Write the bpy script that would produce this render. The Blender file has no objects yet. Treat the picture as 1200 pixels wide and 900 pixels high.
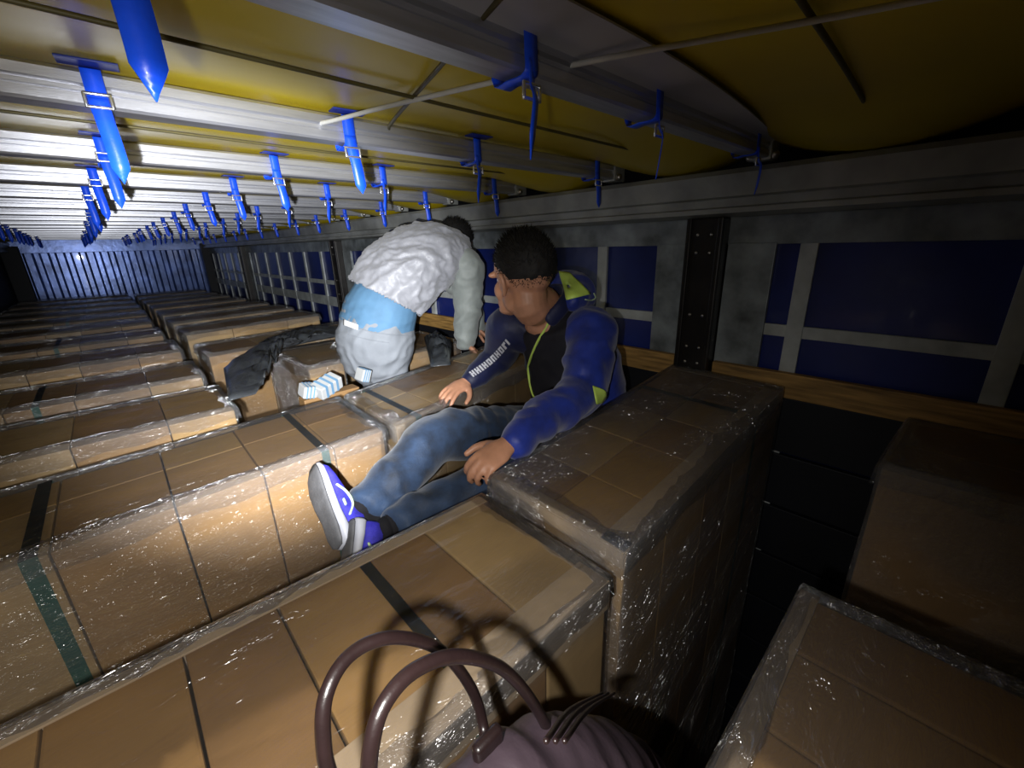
import bpy, bmesh, math, random
from math import sin, cos, pi, radians
from mathutils import Vector, Matrix, noise

V = Vector
random.seed(7)
scene = bpy.context.scene
COL = scene.collection

# ------------------------------------------------------------------ camera, light, exposure
CZ = 2.45
FPX = 498.0
YAW, PITCH, ROLL = radians(43.6), radians(18.3), radians(-1.65)
_f = V((sin(YAW)*cos(PITCH), cos(YAW)*cos(PITCH), -sin(PITCH)))
_r0 = V((cos(YAW), -sin(YAW), 0)); _u0 = _r0.cross(_f)
_r = cos(ROLL)*_r0 + sin(ROLL)*_u0
_u = -sin(ROLL)*_r0 + cos(ROLL)*_u0
cam_d = bpy.data.cameras.new('camera'); cam = bpy.data.objects.new('camera', cam_d); COL.objects.link(cam)
cam_d.sensor_width = 36.0; cam_d.sensor_fit = 'HORIZONTAL'; cam_d.lens = 36.0*FPX/1200.0
cam_d.clip_start = 0.02; cam_d.clip_end = 60
m = Matrix((_r, _u, -_f)).transposed().to_4x4(); m.translation = V((0, 0, CZ)); cam.matrix_world = m
scene.camera = cam

def aim(ob, loc, target):
    ob.location = loc
    ob.rotation_euler = (V(target)-V(loc)).to_track_quat('-Z', 'Y').to_euler()

# the phone torch held just left of and below the lens
LAMP = V((0, 0, CZ)) - 0.060*_r - 0.045*_u
ld = bpy.data.lights.new('phone_torch', 'SPOT'); ld.energy = 24; ld.spot_size = radians(156); ld.spot_blend = 1.0
ld.shadow_soft_size = 0.008; ld.color = (1.0, 0.97, 0.93)
lo = bpy.data.objects.new('phone_torch', ld); COL.objects.link(lo)
def pix_ray(px, py): return ((px-600)/FPX)*_r - ((py-450)/FPX)*_u + _f
aim(lo, LAMP, LAMP + pix_ray(400, 690))
ld2 = bpy.data.lights.new('phone_torch_hot_core', 'SPOT'); ld2.energy = 360; ld2.spot_size = radians(58); ld2.spot_blend = 1.0
ld2.shadow_soft_size = 0.008; ld2.color = (0.95, 0.97, 1.0)
lo2 = bpy.data.objects.new('phone_torch_hot_core', ld2); COL.objects.link(lo2); aim(lo2, LAMP, LAMP + pix_ray(360, 365))

w = bpy.data.worlds.new('world'); scene.world = w; w.use_nodes = True
w.node_tree.nodes['Background'].inputs[0].default_value = (0.55, 0.7, 1.0, 1)
w.node_tree.nodes['Background'].inputs[1].default_value = 0.010

vs = scene.view_settings
vs.view_transform = 'Standard'; vs.look = 'None'; vs.gamma = 1.0; vs.use_curve_mapping = False
vs.exposure = 0.0

def Uz(px, py, z):
    d = pix_ray(px, py); return V((0, 0, CZ)) + d*((z-CZ)/d.z)
def Uy(px, py, y):
    d = pix_ray(px, py); return V((0, 0, CZ)) + d*(y/d.y)
def Ux(px, py, x):
    d = pix_ray(px, py); return V((0, 0, CZ)) + d*(x/d.x)

# ------------------------------------------------------------------ materials
def newmat(name):
    mt = bpy.data.materials.new(name); mt.use_nodes = True
    nt = mt.node_tree; b = nt.nodes['Principled BSDF']
    return mt, nt, b
def coords(nt, scale=(1, 1, 1), rot=(0, 0, 0), src='Object'):
    t = nt.nodes.new('ShaderNodeTexCoord'); mp = nt.nodes.new('ShaderNodeMapping')
    mp.inputs['Scale'].default_value = scale; mp.inputs['Rotation'].default_value = rot
    nt.links.new(t.outputs[src], mp.inputs[0]); return mp.outputs[0]
def noise_n(nt, vec, scale, detail=4, rough=.55, dist=0):
    n = nt.nodes.new('ShaderNodeTexNoise'); n.inputs['Scale'].default_value = scale
    n.inputs['Detail'].default_value = detail; n.inputs['Roughness'].default_value = rough
    n.inputs['Distortion'].default_value = dist
    nt.links.new(vec, n.inputs['Vector']); return n.outputs['Fac']
def ramp(nt, fac, stops):
    r = nt.nodes.new('ShaderNodeValToRGB'); e = r.color_ramp.elements
    while len(e) < len(stops): e.new(.5)
    for i, (p, c) in enumerate(stops):
        e[i].position = p; e[i].color = (*c, 1) if len(c) == 3 else c
    nt.links.new(fac, r.inputs[0]); return r.outputs[0]
def bump(nt, b, h, strength, dist):
    n = nt.nodes.new('ShaderNodeBump'); n.inputs['Strength'].default_value = strength; n.inputs['Distance'].default_value = dist
    nt.links.new(h, n.inputs['Height']); nt.links.new(n.outputs[0], b.inputs['Normal']); return n
def simple(name, col, rough=.5, metal=0, var=.12, nscale=12, bscale=60, bstr=.15, bdist=.002, sheen=0, coat=0, aniso=(1, 1, 1), spec=.5):
    mt, nt, b = newmat(name)
    v = coords(nt, aniso)
    n = noise_n(nt, v, nscale)
    c0 = tuple(max(0, x*(1-var*1.6)) for x in col); c1 = tuple(min(1, x*(1+var)) for x in col)
    nt.links.new(ramp(nt, n, [(.3, c0), (.7, c1)]), b.inputs['Base Color'])
    b.inputs['Roughness'].default_value = rough; b.inputs['Metallic'].default_value = metal
    b.inputs['Sheen Weight'].default_value = sheen; b.inputs['Coat Weight'].default_value = coat
    b.inputs['Specular IOR Level'].default_value = spec
    if bstr: bump(nt, b, noise_n(nt, v, bscale), bstr, bdist)
    return mt

M = {}
M['alu'] = simple('brushed_aluminium', (.56, .57, .62), .34, .75, .12, 6, 90, .2, .001, aniso=(1, 12, 12))
M['steel_dull'] = simple('dull_grey_paint', (.36, .37, .345), .42, .3, .25, 5, 40, .2, .002)
M['header'] = simple('scuffed_header_paint', (.26, .29, .30), .4, .2, .45, 7, 30, .2, .002)
M['webbing_grey'] = simple('grey_webbing', (.50, .53, .52), .45, .1, .2, 9, 200, .3, .001)
M['curtain_blue'] = simple('blue_pvc_curtain', (.010, .023, .175), .32, 0, .3, 2.5, 25, .25, .004, coat=.15)
M['post_black'] = simple('black_post_paint', (.018, .015, .013), .4, .3, .3, 8)
M['rivet'] = simple('rivet_steel', (.45, .43, .4), .3, .9, .05)
M['wood'] = simple('spruce_board', (.42, .24, .07), .6, 0, .35, 8, 40, .25, .002, aniso=(6, .7, 8))
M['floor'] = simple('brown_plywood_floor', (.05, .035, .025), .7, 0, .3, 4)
M['bulk'] = simple('painted_steel_bulkhead', (.12, .18, .42), .25, .5, .3, 5, 14, .25, .006, coat=.3)
M['dark_wall'] = simple('dark_curtain_and_shade', (.004, .005, .009), .6, 0, .3, 4)  # near-black; on the lower right wall boards it stands for shade
M['strap_blue'] = simple('blue_strap_webbing', (.01, .09, .95), .38, 0, .12, 40, 300, .3, .0006, coat=.2)
M['strap_patch'] = simple('navy_strap_patch', (.012, .03, .28), .5, 0, .2, 30)
M['ring'] = simple('galvanised_ring', (.75, .76, .78), .25, .9, .05)
M['cord'] = simple('white_roof_cord', (.55, .55, .52), .5, 0, .1)
M['cord_dark'] = simple('dark_roof_cable', (.10, .085, .03), .5, .2, .1)
M['tarp_white'] = simple('white_pvc_band', (.50, .51, .56), .4, 0, .1, 4)
M['skin'] = simple('skin', (.50, .245, .145), .48, 0, .12, 25, 140, .15, .0006)
M['skin_dark'] = simple('skin_in_sleeve', (.42, .2, .13), .5, 0, .1, 25)
M['hair'] = simple('black_hair', (.006, .005, .005), .75, 0, .3, 60, 300, .4, .001)
M['jacket_blue'] = simple('bright_blue_softshell', (.010, .030, .27), .55, 0, .3, 14, 70, .35, .003, sheen=.25)
M['jacket_navy'] = simple('navy_softshell', (.006, .010, .055), .6, 0, .2, 14, 70, .3, .003, sheen=.1)
M['shirt_black'] = simple('black_shirt', (.006, .006, .012), .8, 0, .2, 14)
M['lime'] = simple('lime_piping', (.62, .85, .16), .5, 0, .08, 14, 80, .2, .001)
M['white_print'] = simple('white_print', (.85, .85, .88), .5, 0, .04, 14, 0, 0)
M['denim'] = simple('dark_blue_denim', (.016, .036, .080), .7, 0, .45, 16, 260, .5, .0015, sheen=.2)
M['puffer'] = simple('white_windbreaker', (.30, .305, .335), .5, 0, .07, 10, 45, .5, .004, sheen=.2)
M['sleeve_shaded'] = simple('windbreaker_sleeve_shaded', (.25, .275, .26), .6, 0, .08, 10, 50, .45, .004, sheen=.2)  # jacket colour greyed and darkened, shade put into the sleeves
M['tshirt_blue'] = simple('light_blue_tshirt', (.10, .22, .36), .75, 0, .1, 10, 60, .3, .002)
M['trouser_grey'] = simple('pale_grey_jeans', (.24, .26, .29), .75, 0, .1, 10, 200, .4, .0015)
M['label_white'] = simple('white_label', (.8, .8, .8), .5, 0, .03, 5, 0, 0)
M['shoe_blue'] = simple('violet_blue_knit', (.035, .03, .42), .65, 0, .3, 40, 260, .5, .0015)
M['shoe_black'] = simple('black_knit', (.004, .0035, .006), .9, 0, .2, 30)
M['shoe_white'] = simple('white_midsole', (.46, .47, .52), .5, 0, .06, 20)
M['shoe_sole'] = simple('grey_outsole', (.11, .11, .115), .75, 0, .15, 40, 180, .5, .002)
M['shoe_lime'] = simple('pale_green_stripe', (.55, .72, .45), .5, 0, .05, 20)
M['leather'] = simple('plum_brown_leather', (.014, .0075, .0075), .33, 0, .2, 20, 170, .35, .001, coat=.25)
M['leather_purple'] = simple('mauve_leather', (.052, .036, .046), .42, 0, .15, 12, 150, .35, .0012, coat=.1)
M['black_poly'] = simple('black_plastic_sheet', (.045, .05, .056), .3, 0, .3, 10, 30, .6, .006, coat=.3)
M['band_teal'] = simple('green_strapping_band', (.04, .20, .15), .4, 0, .15, 20)
M['pallet_wood'] = simple('pallet_wood', (.32, .2, .1), .75, 0, .3, 8, aniso=(1, 8, 8))
M['protector'] = simple('cardboard_edge_protector', (.44, .33, .21), .6, 0, .12, 12, 60, .15, .001)
M['pack_white'] = simple('white_packaging', (.45, .46, .46), .5, 0, .05, 10)
M['pack_blue'] = simple('blue_print', (.14, .27, .42), .5, 0, .05, 10)
M['eye'] = simple('eye_white', (.7, .68, .65), .2, 0, .03, 10, 0, 0)

# yellow roof sheet: pvc, slight large-scale waviness
mt, nt, b = newmat('yellow_roof_tarpaulin')
v = coords(nt, (1, 1, 1))
nt.links.new(ramp(nt, noise_n(nt, v, 1.6, 3), [(.3, (.52, .39, .006)), (.7, (.70, .54, .012))]), b.inputs['Base Color'])
b.inputs['Roughness'].default_value = .4; b.inputs['Coat Weight'].default_value = .05
bump(nt, b, noise_n(nt, v, 5, 3), .3, .01); M['tarp'] = mt

def carton_mat(name, c, seed):
    mt, nt, b = newmat(name)
    v = coords(nt, (1, 1, 1))
    n = noise_n(nt, v, 3.0+seed, 3)
    v2 = coords(nt, (3, 60, 3)); n2 = noise_n(nt, v2, 6, 3)
    mx = nt.nodes.new('ShaderNodeMath'); mx.operation = 'MULTIPLY_ADD'; mx.inputs[1].default_value = .3
    nt.links.new(n2, mx.inputs[0]); nt.links.new(n, mx.inputs[2])
    nt.links.new(ramp(nt, mx.outputs[0], [(.4, tuple(x*.72 for x in c)), (.9, tuple(x*1.12 for x in c))]), b.inputs['Base Color'])
    b.inputs['Roughness'].default_value = .62
    bump(nt, b, n2, .12, .001)
    return mt
CART = [carton_mat('kraft_board_%s' % k, c, i) for i, (k, c) in enumerate(
    (('tan', (.37, .215, .075)), ('brown', (.32, .18, .06)), ('ochre', (.41, .245, .075)), ('pale', (.45, .30, .13)), ('umber', (.27, .15, .055))))]

def film_mat(name, haze, gloss, bstr, cut=.5, top=.6):
    mt = bpy.data.materials.new(name); mt.use_nodes = True; nt = mt.node_tree; nt.nodes.clear(); N = nt.nodes.new; L = nt.links.new
    out = N('ShaderNodeOutputMaterial')
    tr = N('ShaderNodeBsdfTransparent'); tr.inputs[0].default_value = (.95, .95, .95, 1)
    gl = N('ShaderNodeBsdfGlossy'); gl.inputs['Roughness'].default_value = .19; gl.inputs[0].default_value = (1, 1, 1, 1)
    df = N('ShaderNodeBsdfDiffuse'); df.inputs[0].default_value = (.62, .63, .66, 1)
    vec = coords(nt, (.55, 1.7, 1.9), (0.05, .08, .12))
    warp = N('ShaderNodeTexNoise'); warp.inputs['Scale'].default_value = 4; warp.inputs['Detail'].default_value = 2; L(vec, warp.inputs['Vector'])
    add = N('ShaderNodeVectorMath'); add.operation = 'MULTIPLY_ADD'; add.inputs[1].default_value = (.08, .08, .08)
    L(warp.outputs['Color'], add.inputs[0]); L(vec, add.inputs[2])
    n1 = noise_n(nt, add.outputs[0], 34, 3, .6, .8)
    n2 = noise_n(nt, add.outputs[0], 7, 2, .5, .6)
    n3 = noise_n(nt, add.outputs[0], 2.6, 2, .5, .3)
    mask = ramp(nt, n3, [(cut-.06, (.06, .06, .06)), (cut+.10, (1, 1, 1))])
    geo = N('ShaderNodeNewGeometry'); sx = N('ShaderNodeSeparateXYZ'); L(geo.outputs['Normal'], sx.inputs[0])
    tz = N('ShaderNodeMapRange'); tz.inputs['From Min'].default_value = .6; tz.inputs['From Max'].default_value = .95; tz.inputs['To Min'].default_value = 1.0; tz.inputs['To Max'].default_value = 1-top
    L(sx.outputs['Z'], tz.inputs['Value'])
    mm = N('ShaderNodeMath'); mm.operation = 'MULTIPLY'; L(mask, mm.inputs[0]); L(tz.outputs[0], mm.inputs[1]); mask = mm.outputs[0]
    hm = N('ShaderNodeMath'); hm.operation = 'MULTIPLY'; L(n1, hm.inputs[0]); L(mask, hm.inputs[1])
    hs = N('ShaderNodeMath'); hs.operation = 'MULTIPLY_ADD'; hs.inputs[1].default_value = .25; L(n2, hs.inputs[0]); L(hm.outputs[0], hs.inputs[2])
    bp = N('ShaderNodeBump'); bp.inputs['Strength'].default_value = bstr; bp.inputs['Distance'].default_value = .09; L(hs.outputs[0], bp.inputs['Height'])
    L(bp.outputs[0], gl.inputs['Normal'])
    fr = N('ShaderNodeFresnel'); fr.inputs[0].default_value = 1.45
    fa = N('ShaderNodeMath'); fa.operation = 'MULTIPLY_ADD'; fa.inputs[1].default_value = gloss; fa.inputs[2].default_value = .02; fa.use_clamp = True
    L(fr.outputs[0], fa.inputs[0])
    fb = N('ShaderNodeMath'); fb.operation = 'MULTIPLY_ADD'; fb.inputs[1].default_value = .14; fb.use_clamp = True; L(mask, fb.inputs[0]); L(fa.outputs[0], fb.inputs[2]); fa = fb
    hz = N('ShaderNodeMath'); hz.operation = 'MULTIPLY_ADD'; hz.inputs[1].default_value = haze; hz.inputs[2].default_value = haze*.35
    L(mask, hz.inputs[0])
    m1 = N('ShaderNodeMixShader'); L(hz.outputs[0], m1.inputs[0]); L(tr.outputs[0], m1.inputs[1]); L(df.outputs[0], m1.inputs[2])
    m2 = N('ShaderNodeMixShader'); L(fa.outputs[0], m2.inputs[0]); L(m1.outputs[0], m2.inputs[1]); L(gl.outputs[0], m2.inputs[2])
    L(m2.outputs[0], out.inputs[0]); return mt
M['film'] = film_mat('stretch_film', .05, .45, 1.0, .50, .86)
M['film_fold'] = film_mat('stretch_film_folds', .045, .5, 1.0, .42, .1)
M['film_loose'] = film_mat('stretch_film_loose_top', .09, .6, 1.0, .45, .1)
M['film_side'] = film_mat('stretch_film_tight_top', .07, .5, 1.0, .40, .86)
M['film_heavy'] = film_mat('stretch_film_layered', .07, .6, 1.0, .42, .62)

# ------------------------------------------------------------------ helpers
def tag(o, label=None, cat=None, group=None, kind=None):
    if label: o['label'] = label
    if cat: o['category'] = cat
    if group: o['group'] = group
    if kind: o['kind'] = kind
    return o
def thing(name, label, cat, loc, group=None, rotz=0):
    o = bpy.data.objects.new(name, None); COL.objects.link(o); o.location = loc; o.rotation_euler = (0, 0, rotz)
    o.empty_display_size = .1
    return tag(o, label, cat, group)
def wloc(o):
    p = V((0, 0, 0))
    while o is not None: p += o.location; o = o.parent
    return p
def obj(name, bm, mat, parent=None, smooth=True, loc=None, local=False):
    """link bm as ONE object; bm is in world coordinates unless local"""
    base = V((0, 0, 0))
    if parent is not None: base = wloc(parent)
    if loc is not None: base = V(loc)
    if not local: bmesh.ops.translate(bm, verts=bm.verts, vec=-base)
    me = bpy.data.meshes.new(name); bm.to_mesh(me); bm.free()
    if smooth:
        for p in me.polygons: p.use_smooth = True
    for mm in (mat if isinstance(mat, (list, tuple)) else [mat]): me.materials.append(mm)
    o = bpy.data.objects.new(name, me); COL.objects.link(o)
    if parent is not None: o.parent = parent
    elif loc is not None: o.location = loc
    return o
def struct(name, bm, mat, smooth=False):
    o = obj(name, bm, mat, smooth=smooth); o['kind'] = 'structure'; return o
def box(bm, a, b, bev=0, seg=2, mi=0):
    a = V(a); b = V(b); r = bmesh.ops.create_cube(bm, size=1)
    s = b-a; c = (a+b)/2
    for v_ in r['verts']: v_.co = V((v_.co.x*s.x, v_.co.y*s.y, v_.co.z*s.z)) + c
    fs = list({f for v_ in r['verts'] for f in v_.link_faces})
    for f in fs: f.material_index = mi
    if bev:
        es = list({e for v_ in r['verts'] for e in v_.link_edges})
        bmesh.ops.bevel(bm, geom=es, offset=bev, segments=seg, affect='EDGES', profile=.6)
def prism(bm, quad, z0, z1, bev=0):
    lo_ = [bm.verts.new((p[0], p[1], z0)) for p in quad]; hi = [bm.verts.new((p[0], p[1], z1)) for p in quad]
    fs = [bm.faces.new(hi), bm.faces.new(lo_[::-1])]
    n = len(quad)
    for i in range(n): fs.append(bm.faces.new((lo_[i], lo_[(i+1) % n], hi[(i+1) % n], hi[i])))
    if bev:
        es = list({e for f in fs for e in f.edges})
        bmesh.ops.bevel(bm, geom=es, offset=bev, segments=2, affect='EDGES', profile=.6)
def catmull(pts, n):
    pts = [V(p) for p in pts]
    if len(pts) < 3: return [pts[0].lerp(pts[-1], i/n) for i in range(n+1)]
    P = [2*pts[0]-pts[1]] + pts + [2*pts[-1]-pts[-2]]
    out = []; k = len(pts)-1
    for i in range(n+1):
        t = i/n*k; s = min(int(t), k-1); u = t-s
        a, b_, c, d = P[s:s+4]
        out.append(.5*((2*b_)+(-a+c)*u+(2*a-5*b_+4*c-d)*u*u+(-a+3*b_-3*c+d)*u**3))
    return out
def lin(vals, n):
    k = len(vals)-1; out = []
    for i in range(n+1):
        t = i/n*k; s = min(int(t), k-1); u = t-s
        u = u*u*(3-2*u)*.4+u*.6
        out.append(tuple(x*(1-u)+y*u for x, y in zip(vals[s], vals[s+1])))
    return out
def tube(bm, pts, radii, segs=12, n=None, side=None, cap=True, mi=0):
    """closed loft along pts; radii floats or (a,b): a along side, b across"""
    radii = [(r, r) if not isinstance(r, (tuple, list)) else tuple(r) for r in radii]
    if len(radii) == 1: radii = radii*len(pts)
    if n is None: n = max(4, 5*(len(pts)-1))
    P = catmull(pts, n); R = lin(radii, n)
    T = [(P[min(i+1, n)]-P[max(i-1, 0)]).normalized() for i in range(n+1)]
    s = V(side) if side else (V((0, 0, 1)) if abs(T[0].z) < .9 else V((1, 0, 0))).cross(T[0])
    rows = []
    def ring(c, t, sd, ra, rb):
        o_ = t.cross(sd).normalized()
        return [bm.verts.new(c + sd*(ra*cos(2*pi*k/segs)) + o_*(rb*sin(2*pi*k/segs))) for k in range(segs)]
    for i in range(n+1):
        s = (s - T[i]*s.dot(T[i])).normalized()
        if i == 0 and cap:
            for q in (.35, .8): rows.append(ring(P[0]-T[0]*(math.sqrt(1-q*q)*min(R[0])), T[0], s, R[0][0]*q, R[0][1]*q))
        rows.append(ring(P[i], T[i], s, *R[i]))
    if cap:
        for q in (.8, .35): rows.append(ring(P[n]+T[n]*(math.sqrt(1-q*q)*min(R[n])), T[n], s, R[n][0]*q, R[n][1]*q))
    for a, b_ in zip(rows[:-1], rows[1:]):
        for k in range(segs): bm.faces.new((a[k], a[(k+1) % segs], b_[(k+1) % segs], b_[k])).material_index = mi
    bm.faces.new(rows[0][::-1]).material_index = mi; bm.faces.new(rows[-1]).material_index = mi
def ell(bm, c, r, mat=None, u=16, v_=10):
    res = bmesh.ops.create_uvsphere(bm, u_segments=u, v_segments=v_, radius=1)
    for q in res['verts']:
        p = V((q.co.x*r[0], q.co.y*r[1], q.co.z*r[2])) + V(c)
        q.co = (mat @ p) if mat is not None else p
def remesh(bm, voxel, smooth=2, fac=.5):
    me = bpy.data.meshes.new('tmp'); bmesh.ops.recalc_face_normals(bm, faces=bm.faces); bm.to_mesh(me); bm.free()
    o = bpy.data.objects.new('tmp', me); COL.objects.link(o)
    r = o.modifiers.new('r', 'REMESH'); r.mode = 'VOXEL'; r.voxel_size = voxel; r.adaptivity = 0
    if smooth:
        s = o.modifiers.new('s', 'SMOOTH'); s.iterations = smooth; s.factor = fac
    dg = bpy.context.evaluated_depsgraph_get(); dg.update()
    m2 = bpy.data.meshes.new_from_object(o.evaluated_get(dg))
    b2 = bmesh.new(); b2.from_mesh(m2)
    bpy.data.objects.remove(o); bpy.data.meshes.remove(me); bpy.data.meshes.remove(m2)
    b2.normal_update(); return b2
def wrinkle(bm, amp, sc, off=0, ridge=True, mask=None):
    bm.normal_update(); mv = []
    for v_ in bm.verts:
        p = v_.co; q = V((p.x*sc[0]+off, p.y*sc[1], p.z*sc[2]))
        q += V((noise.noise(p*4), noise.noise(p*4+V((7, 0, 0))), noise.noise(p*4+V((0, 9, 0)))))*1.2
        h = noise.noise(q)
        h = (1-abs(h)*2.2) if ridge else h
        h2 = noise.noise(q*2.3+V((3, 3, 3)))*.4
        k = mask(p) if mask else 1
        mv.append(v_.normal*(amp*(h-.4+h2)*k))
    for v_, d in zip(bm.verts, mv): v_.co += d
def ordinal(n):
    return ['zeroth', 'first', 'second', 'third', 'fourth', 'fifth', 'sixth', 'seventh', 'eighth', 'ninth', 'tenth', 'eleventh', 'twelfth',
            'thirteenth', 'fourteenth', 'fifteenth', 'sixteenth', 'seventeenth', 'eighteenth'][n]

# ------------------------------------------------------------------ trailer shell
XL, XR, Y0, Y1, ZR = -.78, 1.62, -1.6, 9.5, 2.735
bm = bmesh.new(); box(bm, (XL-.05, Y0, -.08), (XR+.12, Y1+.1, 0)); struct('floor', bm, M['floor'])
# roof sheet with slight sag between beams
bm = bmesh.new(); nx, ny = 32, 260; g = []
BEAMS = [.50 + .535*i for i in range(17)]
for j in range(ny+1):
    row = []
    for i in range(nx+1):
        x = XL-.03+(XR+.10-XL)*i/nx; y = Y0+(Y1-Y0+.05)*j/ny
        ph = (y-.50)/.535
        z = ZR - .016*sin(pi*(ph-math.floor(ph)))**2 + .004*noise.noise(V((x*3, y*3, 0)))
        e_ = max(0, (x-1.15)/.42, (XL+.47-x)/.42); e_ = min(1, e_)
        z -= .062*e_*e_*(3-2*e_)*abs(sin(pi*(ph-math.floor(ph))))**.7
        row.append(bm.verts.new((x, y, z)))
    g.append(row)
for j in range(ny):
    for i in range(nx): bm.faces.new((g[j][i], g[j+1][i], g[j+1][i+1], g[j][i+1]))
r_ = bmesh.ops.extrude_face_region(bm, geom=list(bm.faces))
bmesh.ops.translate(bm, verts=[q for q in r_['geom'] if isinstance(q, bmesh.types.BMVert)], vec=(0, 0, .01))
bmesh.ops.recalc_face_normals(bm, faces=bm.faces)
struct('ceiling', bm, M['tarp'], True)
# walls: blue curtain on the right, dark curtain on the left, rear closing wall behind the photographer
bm = bmesh.new(); box(bm, (XR+.03, Y0, 0), (XR+.045, Y1, 2.6)); struct('wall_right', bm, M['curtain_blue'])
bm = bmesh.new(); box(bm, (XL-.045, Y0, 0), (XL-.03, Y1, 2.6)); struct('wall_left', bm, M['dark_wall'])
bm = bmesh.new(); box(bm, (XL-.05, Y0-.04, 0), (XR+.1, Y0, ZR)); struct('wall_rear', bm, M['dark_wall'])
# corrugated bulkhead
bm = bmesh.new(); prof = []
x = XL-.03; pitch = (XR+.06-XL)/15
for k in range(15):
    x0 = x+k*pitch
    prof += [(x0, 0), (x0+pitch*.18, 0), (x0+pitch*.34, -.045), (x0+pitch*.74, -.045), (x0+pitch*.9, 0)]
prof.append((x+15*pitch, 0))
lo_ = [bm.verts.new((a, Y1+b_, 0)) for a, b_ in prof]; hi = [bm.verts.new((a, Y1+b_, 2.54)) for a, b_ in prof]
for k in range(len(prof)-1): bm.faces.new((lo_[k], lo_[k+1], hi[k+1], hi[k]))
r_ = bmesh.ops.extrude_face_region(bm, geom=list(bm.faces))
bmesh.ops.translate(bm, verts=[q for q in r_['geom'] if isinstance(q, bmesh.types.BMVert)], vec=(0, .01, 0))
bmesh.ops.recalc_face_normals(bm, faces=bm.faces)
struct('wall_front', bm, M['bulk'])
bm = bmesh.new(); box(bm, (XL-.03, Y1-.06, 2.50), (XR+.03, Y1+.02, 2.72), .006); struct('trim_1', bm, M['bulk'])
bm = bmesh.new(); box(bm, (XL-.03, Y1-.20, 0), (XL+.16, Y1-.05, 2.6), .01); struct('trim_2', bm, M['dark_wall'])
bm = bmesh.new(); box(bm, (XR-.10, Y1-.16, 0), (XR+.03, Y1-.05, 2.6), .01); struct('trim_3', bm, M['dark_wall'])
# cantrails: stepped aluminium profile running the whole length
def cantrail(name, xs, sgn):
    bm = bmesh.new()
    pr_ = [(0.03, 2.66), (-.075, 2.655), (-.085, 2.64), (-.075, 2.575), (-.055, 2.570), (-.055, 2.545), (-.07, 2.54), (-.07, 2.525), (-.02, 2.515), (.03, 2.515)]
    a = [bm.verts.new((xs+sgn*p, Y0, z)) for p, z in pr_]; b_ = [bm.verts.new((xs+sgn*p, Y1, z)) for p, z in pr_]
    for k in range(len(pr_)):
        q = (k+1) % len(pr_); bm.faces.new((a[k], a[q], b_[q], b_[k]))
    bm.faces.new(a); bm.faces.new(b_[::-1]); bmesh.ops.recalc_face_normals(bm, faces=bm.faces)
    struct(name, bm, M['steel_dull'])
cantrail('trim_4', XR, 1); cantrail('trim_5', XL, -1)
# dark boards low on the right, then side skirts closing the roof above the cantrails
bm = bmesh.new()
for zz in range(9): box(bm, (XR+.004, Y0, .02+zz*.212), (XR+.028, 3.76, .222+zz*.212), .003)
struct('trim_32', bm, M['dark_wall'])  # near-black boards added to paint shade on the lower right wall
for nm, xx in (('trim_30', XR+.035), ('trim_31', XL-.035)):
    bm = bmesh.new(); box(bm, (xx-.006, Y0, 2.60), (xx+.006, Y1+.05, 2.748)); struct(nm, bm, M['dark_wall'])
# header strip, horizontal webbing bar
tn = 40
def strip(a, b_, mat, bev=.002):
    global tn
    bm = bmesh.new(); box(bm, a, b_, bev); struct('trim_%d' % tn, bm, mat); tn += 1
strip((XR+.012, Y0, 2.425), (XR+.03, Y1-.05, 2.515), M['header'])
strip((XR+.018, Y0, 2.125), (XR+.03, Y1-.05, 2.165), M['webbing_grey'])
POSTS = [.66, 3.85, 7.0]
strip((XR+.016, 3.95, 1.92), (XR+.03, Y1-.05, 2.01), M['webbing_grey'])
strip((XR+.018, Y0, 1.60), (XR+.03, Y1-.05, 1.64), M['webbing_grey'])
ys = [-1.52, -1.06, -.59, -.12, .355] + [1.12, 1.57, 2.02, 2.47, 2.92, 3.37] + [4.32, 4.77, 5.22, 5.67, 6.12, 6.57] + [7.45, 7.9, 8.35, 8.8, 9.2]
for y in ys: strip((XR+.014, y-.024, 1.2), (XR+.028, y+.024, 2.43), M['webbing_grey'])
for p in POSTS:
    strip((XR+.006, p-.215, 1.2), (XR+.026, p-.065, 2.43), M['header'])
    strip((XR+.006, p+.065, 1.2), (XR+.026, p+.20, 2.43), M['header'])
where = ['beside the empty corner by the wrapped pallet', 'behind the bending man', 'farthest one near the blue bulkhead']
for k, p in enumerate(POSTS):
    t = thing('wall_post', 'black riveted steel wall post, ' + where[k], 'post', (XR, p, 0))
    bm = bmesh.new(); box(bm, (XR-.045, p-.062, 0), (XR+.028, p+.062, 2.515), .006)
    box(bm, (XR-.055, p-.062, 0), (XR-.044, p-.045, 2.515), .003); box(bm, (XR-.055, p+.045, 0), (XR-.044, p+.062, 2.515), .003)
    obj('post_body', bm, M['post_black'], t, False)
    for z in (2.46, 2.40, 2.18, 2.06, 2.00):
        for dy in (-.025, .022):
            bm = bmesh.new(); ell(bm, (XR-.046, p+dy, z), (.004, .006, .006), u=8, v_=6); obj('rivet', bm, M['rivet'], t)
# timber side boards slotted between the posts
for (a, b_, lab) in ((-1.55, .59, 'long spruce side board right of the black post, above the dark gap'), (.74, 2.15, 'spruce side board left of the black post, behind the seated man'),
                     (2.2, 3.76, 'spruce side board behind the bending man, next to the second post')):
    bm = bmesh.new(); box(bm, (XR-.018, a, 1.925), (XR+.010, b_, 2.010), .003)
    tag(obj('side_board', bm, M['wood'], None, False, loc=(XR, a, 1.925)), lab, 'board', 'spruce side boards on the right wall')

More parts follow.
